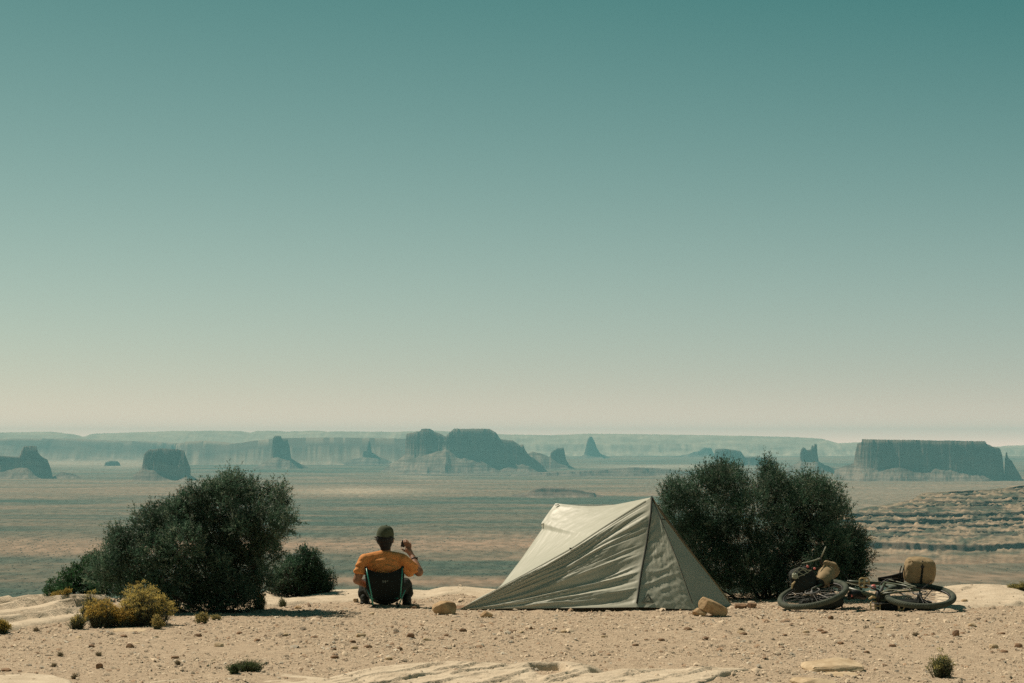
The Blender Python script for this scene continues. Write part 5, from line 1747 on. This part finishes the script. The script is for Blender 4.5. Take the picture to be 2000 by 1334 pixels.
for (pa, pb) in (((1757, 1124), (1761, 1105)), ((1762, 1128), (1767, 1104))):
    MB().tube([PW(*pa, 25.42), PW((pa[0] + pb[0]) / 2 - 1, (pa[1] + pb[1]) / 2, 25.40), PW(*pb, 25.40)], 0.011, 6, flat=0.5).build("strap", M['black_fabric'], rb)

sb = thing("frame_bag", "round tan roll bag at the head of the bicycle", "bag", PW(1616, 1135, 25.4))
sa, se = PW(1603, 1139, 25.22), PW(1627, 1107, 25.62)
dd = (se - sa) / np.linalg.norm(se - sa)
V = MB()
stt = np.linspace(0, 1, 22)
V.tube([sa + (se - sa) * t + np.array((0.006 * math.sin(t * 9), 0, 0.004 * math.sin(t * 13))) for t in stt],
       [0.050 + 0.036 * min(t * 5, 1) + 0.004 * math.sin(t * 17) - 0.045 * max(0, t - 0.86) / 0.14 for t in stt], 22)
Vv = np.array(V.v)
Vv = Vv + (0.008 * fbm(Vv[:, 0] * 18, Vv[:, 1] * 18, Vv[:, 2] * 18, octv=3, seed=711))[:, None] * np.array((1, -1, 0.6))
mesh("bag_body", Vv, V.f, M['tan_bag'], sb, smooth=True)
MB().tube([sa - dd * 0.02, sa + dd * 0.03, sa + dd * 0.06], [0.040, 0.058, 0.066], 18).build("mesh_pocket", M['dark_bag'], sb, smooth=True)
flp = sa + (se - sa) * 0.78 + np.array((-0.01, -0.05, 0.045))
V, F = softbox("", "", flp, (0.062, 0.04, 0.040), np.array(Matrix.Rotation(0.35, 3, 'Y')), None, 713, puff=0.3, wr=0.008)
mesh("folded_top", V, F, M['tan_bag'], sb, smooth=True)

fbc = PW(1568, 1133, 25.28)
fb = thing("handlebar_bag", "black handlebar bag laced with pale cord above the front wheel", "bag", fbc - np.array((0, 0, 0.1)))
Rf = np.array(Matrix.Rotation(math.radians(-14), 3, 'Y') @ Matrix.Rotation(math.radians(-10), 3, 'X'))
V, F = softbox("", "", fbc, (0.115, 0.09, 0.118), Rf, None, 721, puff=0.35, wr=0.012)
mesh("bag_body", V, F, M['dark_bag'], fb, smooth=True)
for pts in ([(1549, 1118), (1562, 1108), (1576, 1112)], [(1552, 1124), (1566, 1113), (1583, 1114)], [(1560, 1126), (1574, 1120), (1585, 1113)], [(1553, 1110), (1561, 1118), (1572, 1124)],
            [(1562, 1107), (1570, 1113), (1578, 1120)], [(1556, 1128), (1572, 1121), (1582, 1115)], [(1549, 1122), (1552, 1130), (1560, 1129)]):
    pp = [PW(a, b, 25.165 + 0.0016 * (1130 - b)) for a, b in pts]
    MB().tube(pp, 0.0038, 5).build("lacing", M['cord'], fb)
V, F = softbox("", "", PW(1553, 1125, 25.2), (0.026, 0.03, 0.026), np.eye(3), None, 723, puff=0.6, wr=0.004)
mesh("side_pouch", V, F, M['cord'], fb, smooth=True)
for (a, b) in ((1577.5, 1106.5), (1591, 1110.5)):
    o = MB().ellipsoid(PW(a, b, 25.16), (0.014, 0.012, 0.013), nu=14, nv=10).build("toggle", M['pink'], fb, smooth=True)
MB().tube([PW(1553, 1136, 25.15), PW(1548, 1141, 25.14), PW(1546.5, 1150, 25.13)], [0.010, 0.012, 0.006], 7).build("side_strap", M['brass'], fb)

lpc = PW(1604, 1177, 25.15)
V, F = softbox("", "", lpc, (0.19, 0.13, 0.068), np.array(Matrix.Rotation(-0.12, 3, 'Y')), None, 731, puff=0.45, wr=0.014)
fp = mesh("pannier", V, F, M['dark_bag'], None, at=lpc - np.array((0, 0, 0.06)), smooth=True)
tag(fp, "dark rounded pannier squashed under the front wheel", "bag")
rpc = PW(1766, 1183, 25.08)
rp2 = thing("pannier", "black flat pannier lying under the rear wheel", "bag", rpc - np.array((0, 0, 0.05)))
V, F = softbox("", "", rpc, (0.27, 0.14, 0.058), np.eye(3), None, 741, puff=0.12, wr=0.008)
mesh("bag_body", V, F, M['black_fabric'], rp2, smooth=True)
MB().torus(PW(1761, 1186, 24.92), (1, 0, 0), (0, 0.2, 0.98), 0.026, 0.009, 24, 6).build("buckle", M['brass'], rp2, smooth=True)
MB().box(PW(1755.5, 1186.5, 24.92), (0.010, 0.01, 0.034), None, 0.003).build("webbing", M['brass'], rp2)
btc = PW(1668, 1160, 25.12)
bt = thing("bottle", "black water bottle strapped to the frame of the bicycle", "bottle", btc)
MB().tube([PW(1661.5, 1166, 25.05), PW(1662, 1163, 25.06), PW(1668, 1160, 25.1), PW(1688, 1163, 25.16), PW(1691, 1163, 25.17)], [0.030, 0.044, 0.046, 0.046, 0.03], 18).build("bottle_body", M['plastic'], bt, smooth=True)
MB().tube([PW(1660, 1167, 25.04), PW(1657.5, 1168.5, 25.03)], 0.022, 14).build("bottle_cap", M['dark_bag'], bt, smooth=True)
MB().ellipsoid(PW(1663.5, 1163.5, 24.99), (0.008, 0.006, 0.014)).build("pull_tab", M['pink'], bt, smooth=True)
pb_ = MB()
pb_.ellipsoid(PW(1706, 1146.5, 25.05), (0.032, 0.030, 0.027), nu=20, nv=14)
o = pb_.build("valve_cap", M['pink'], None, at=PW(1706, 1150, 25.05), smooth=True)
bpy.data.objects.remove(o)
bell = MB().ellipsoid(PW(1706, 1146.5, 25.05), (0.030, 0.028, 0.026), nu=20, nv=14).build("cap_cover", M['pink'], bike, smooth=True)
MB().tube([PW(1712, 1146, 25.06), PW(1722, 1151, 25.06)], 0.006, 6).build("bolt", M['metal'], bike)
V, F = softbox("", "", PW(1718, 1168, 25.02), (0.04, 0.05, 0.062), np.eye(3), None, 751, puff=0.15, wr=0.003)
mesh("mud_flap", V, F, M['dark_bag'], bike, smooth=True)
MB().tube([PW(1697, 1170, 24.98), PW(1704, 1166, 24.97), PW(1713, 1167, 24.97)], [0.010, 0.013, 0.010], 8).build("tool_roll", M['brass'], bike)
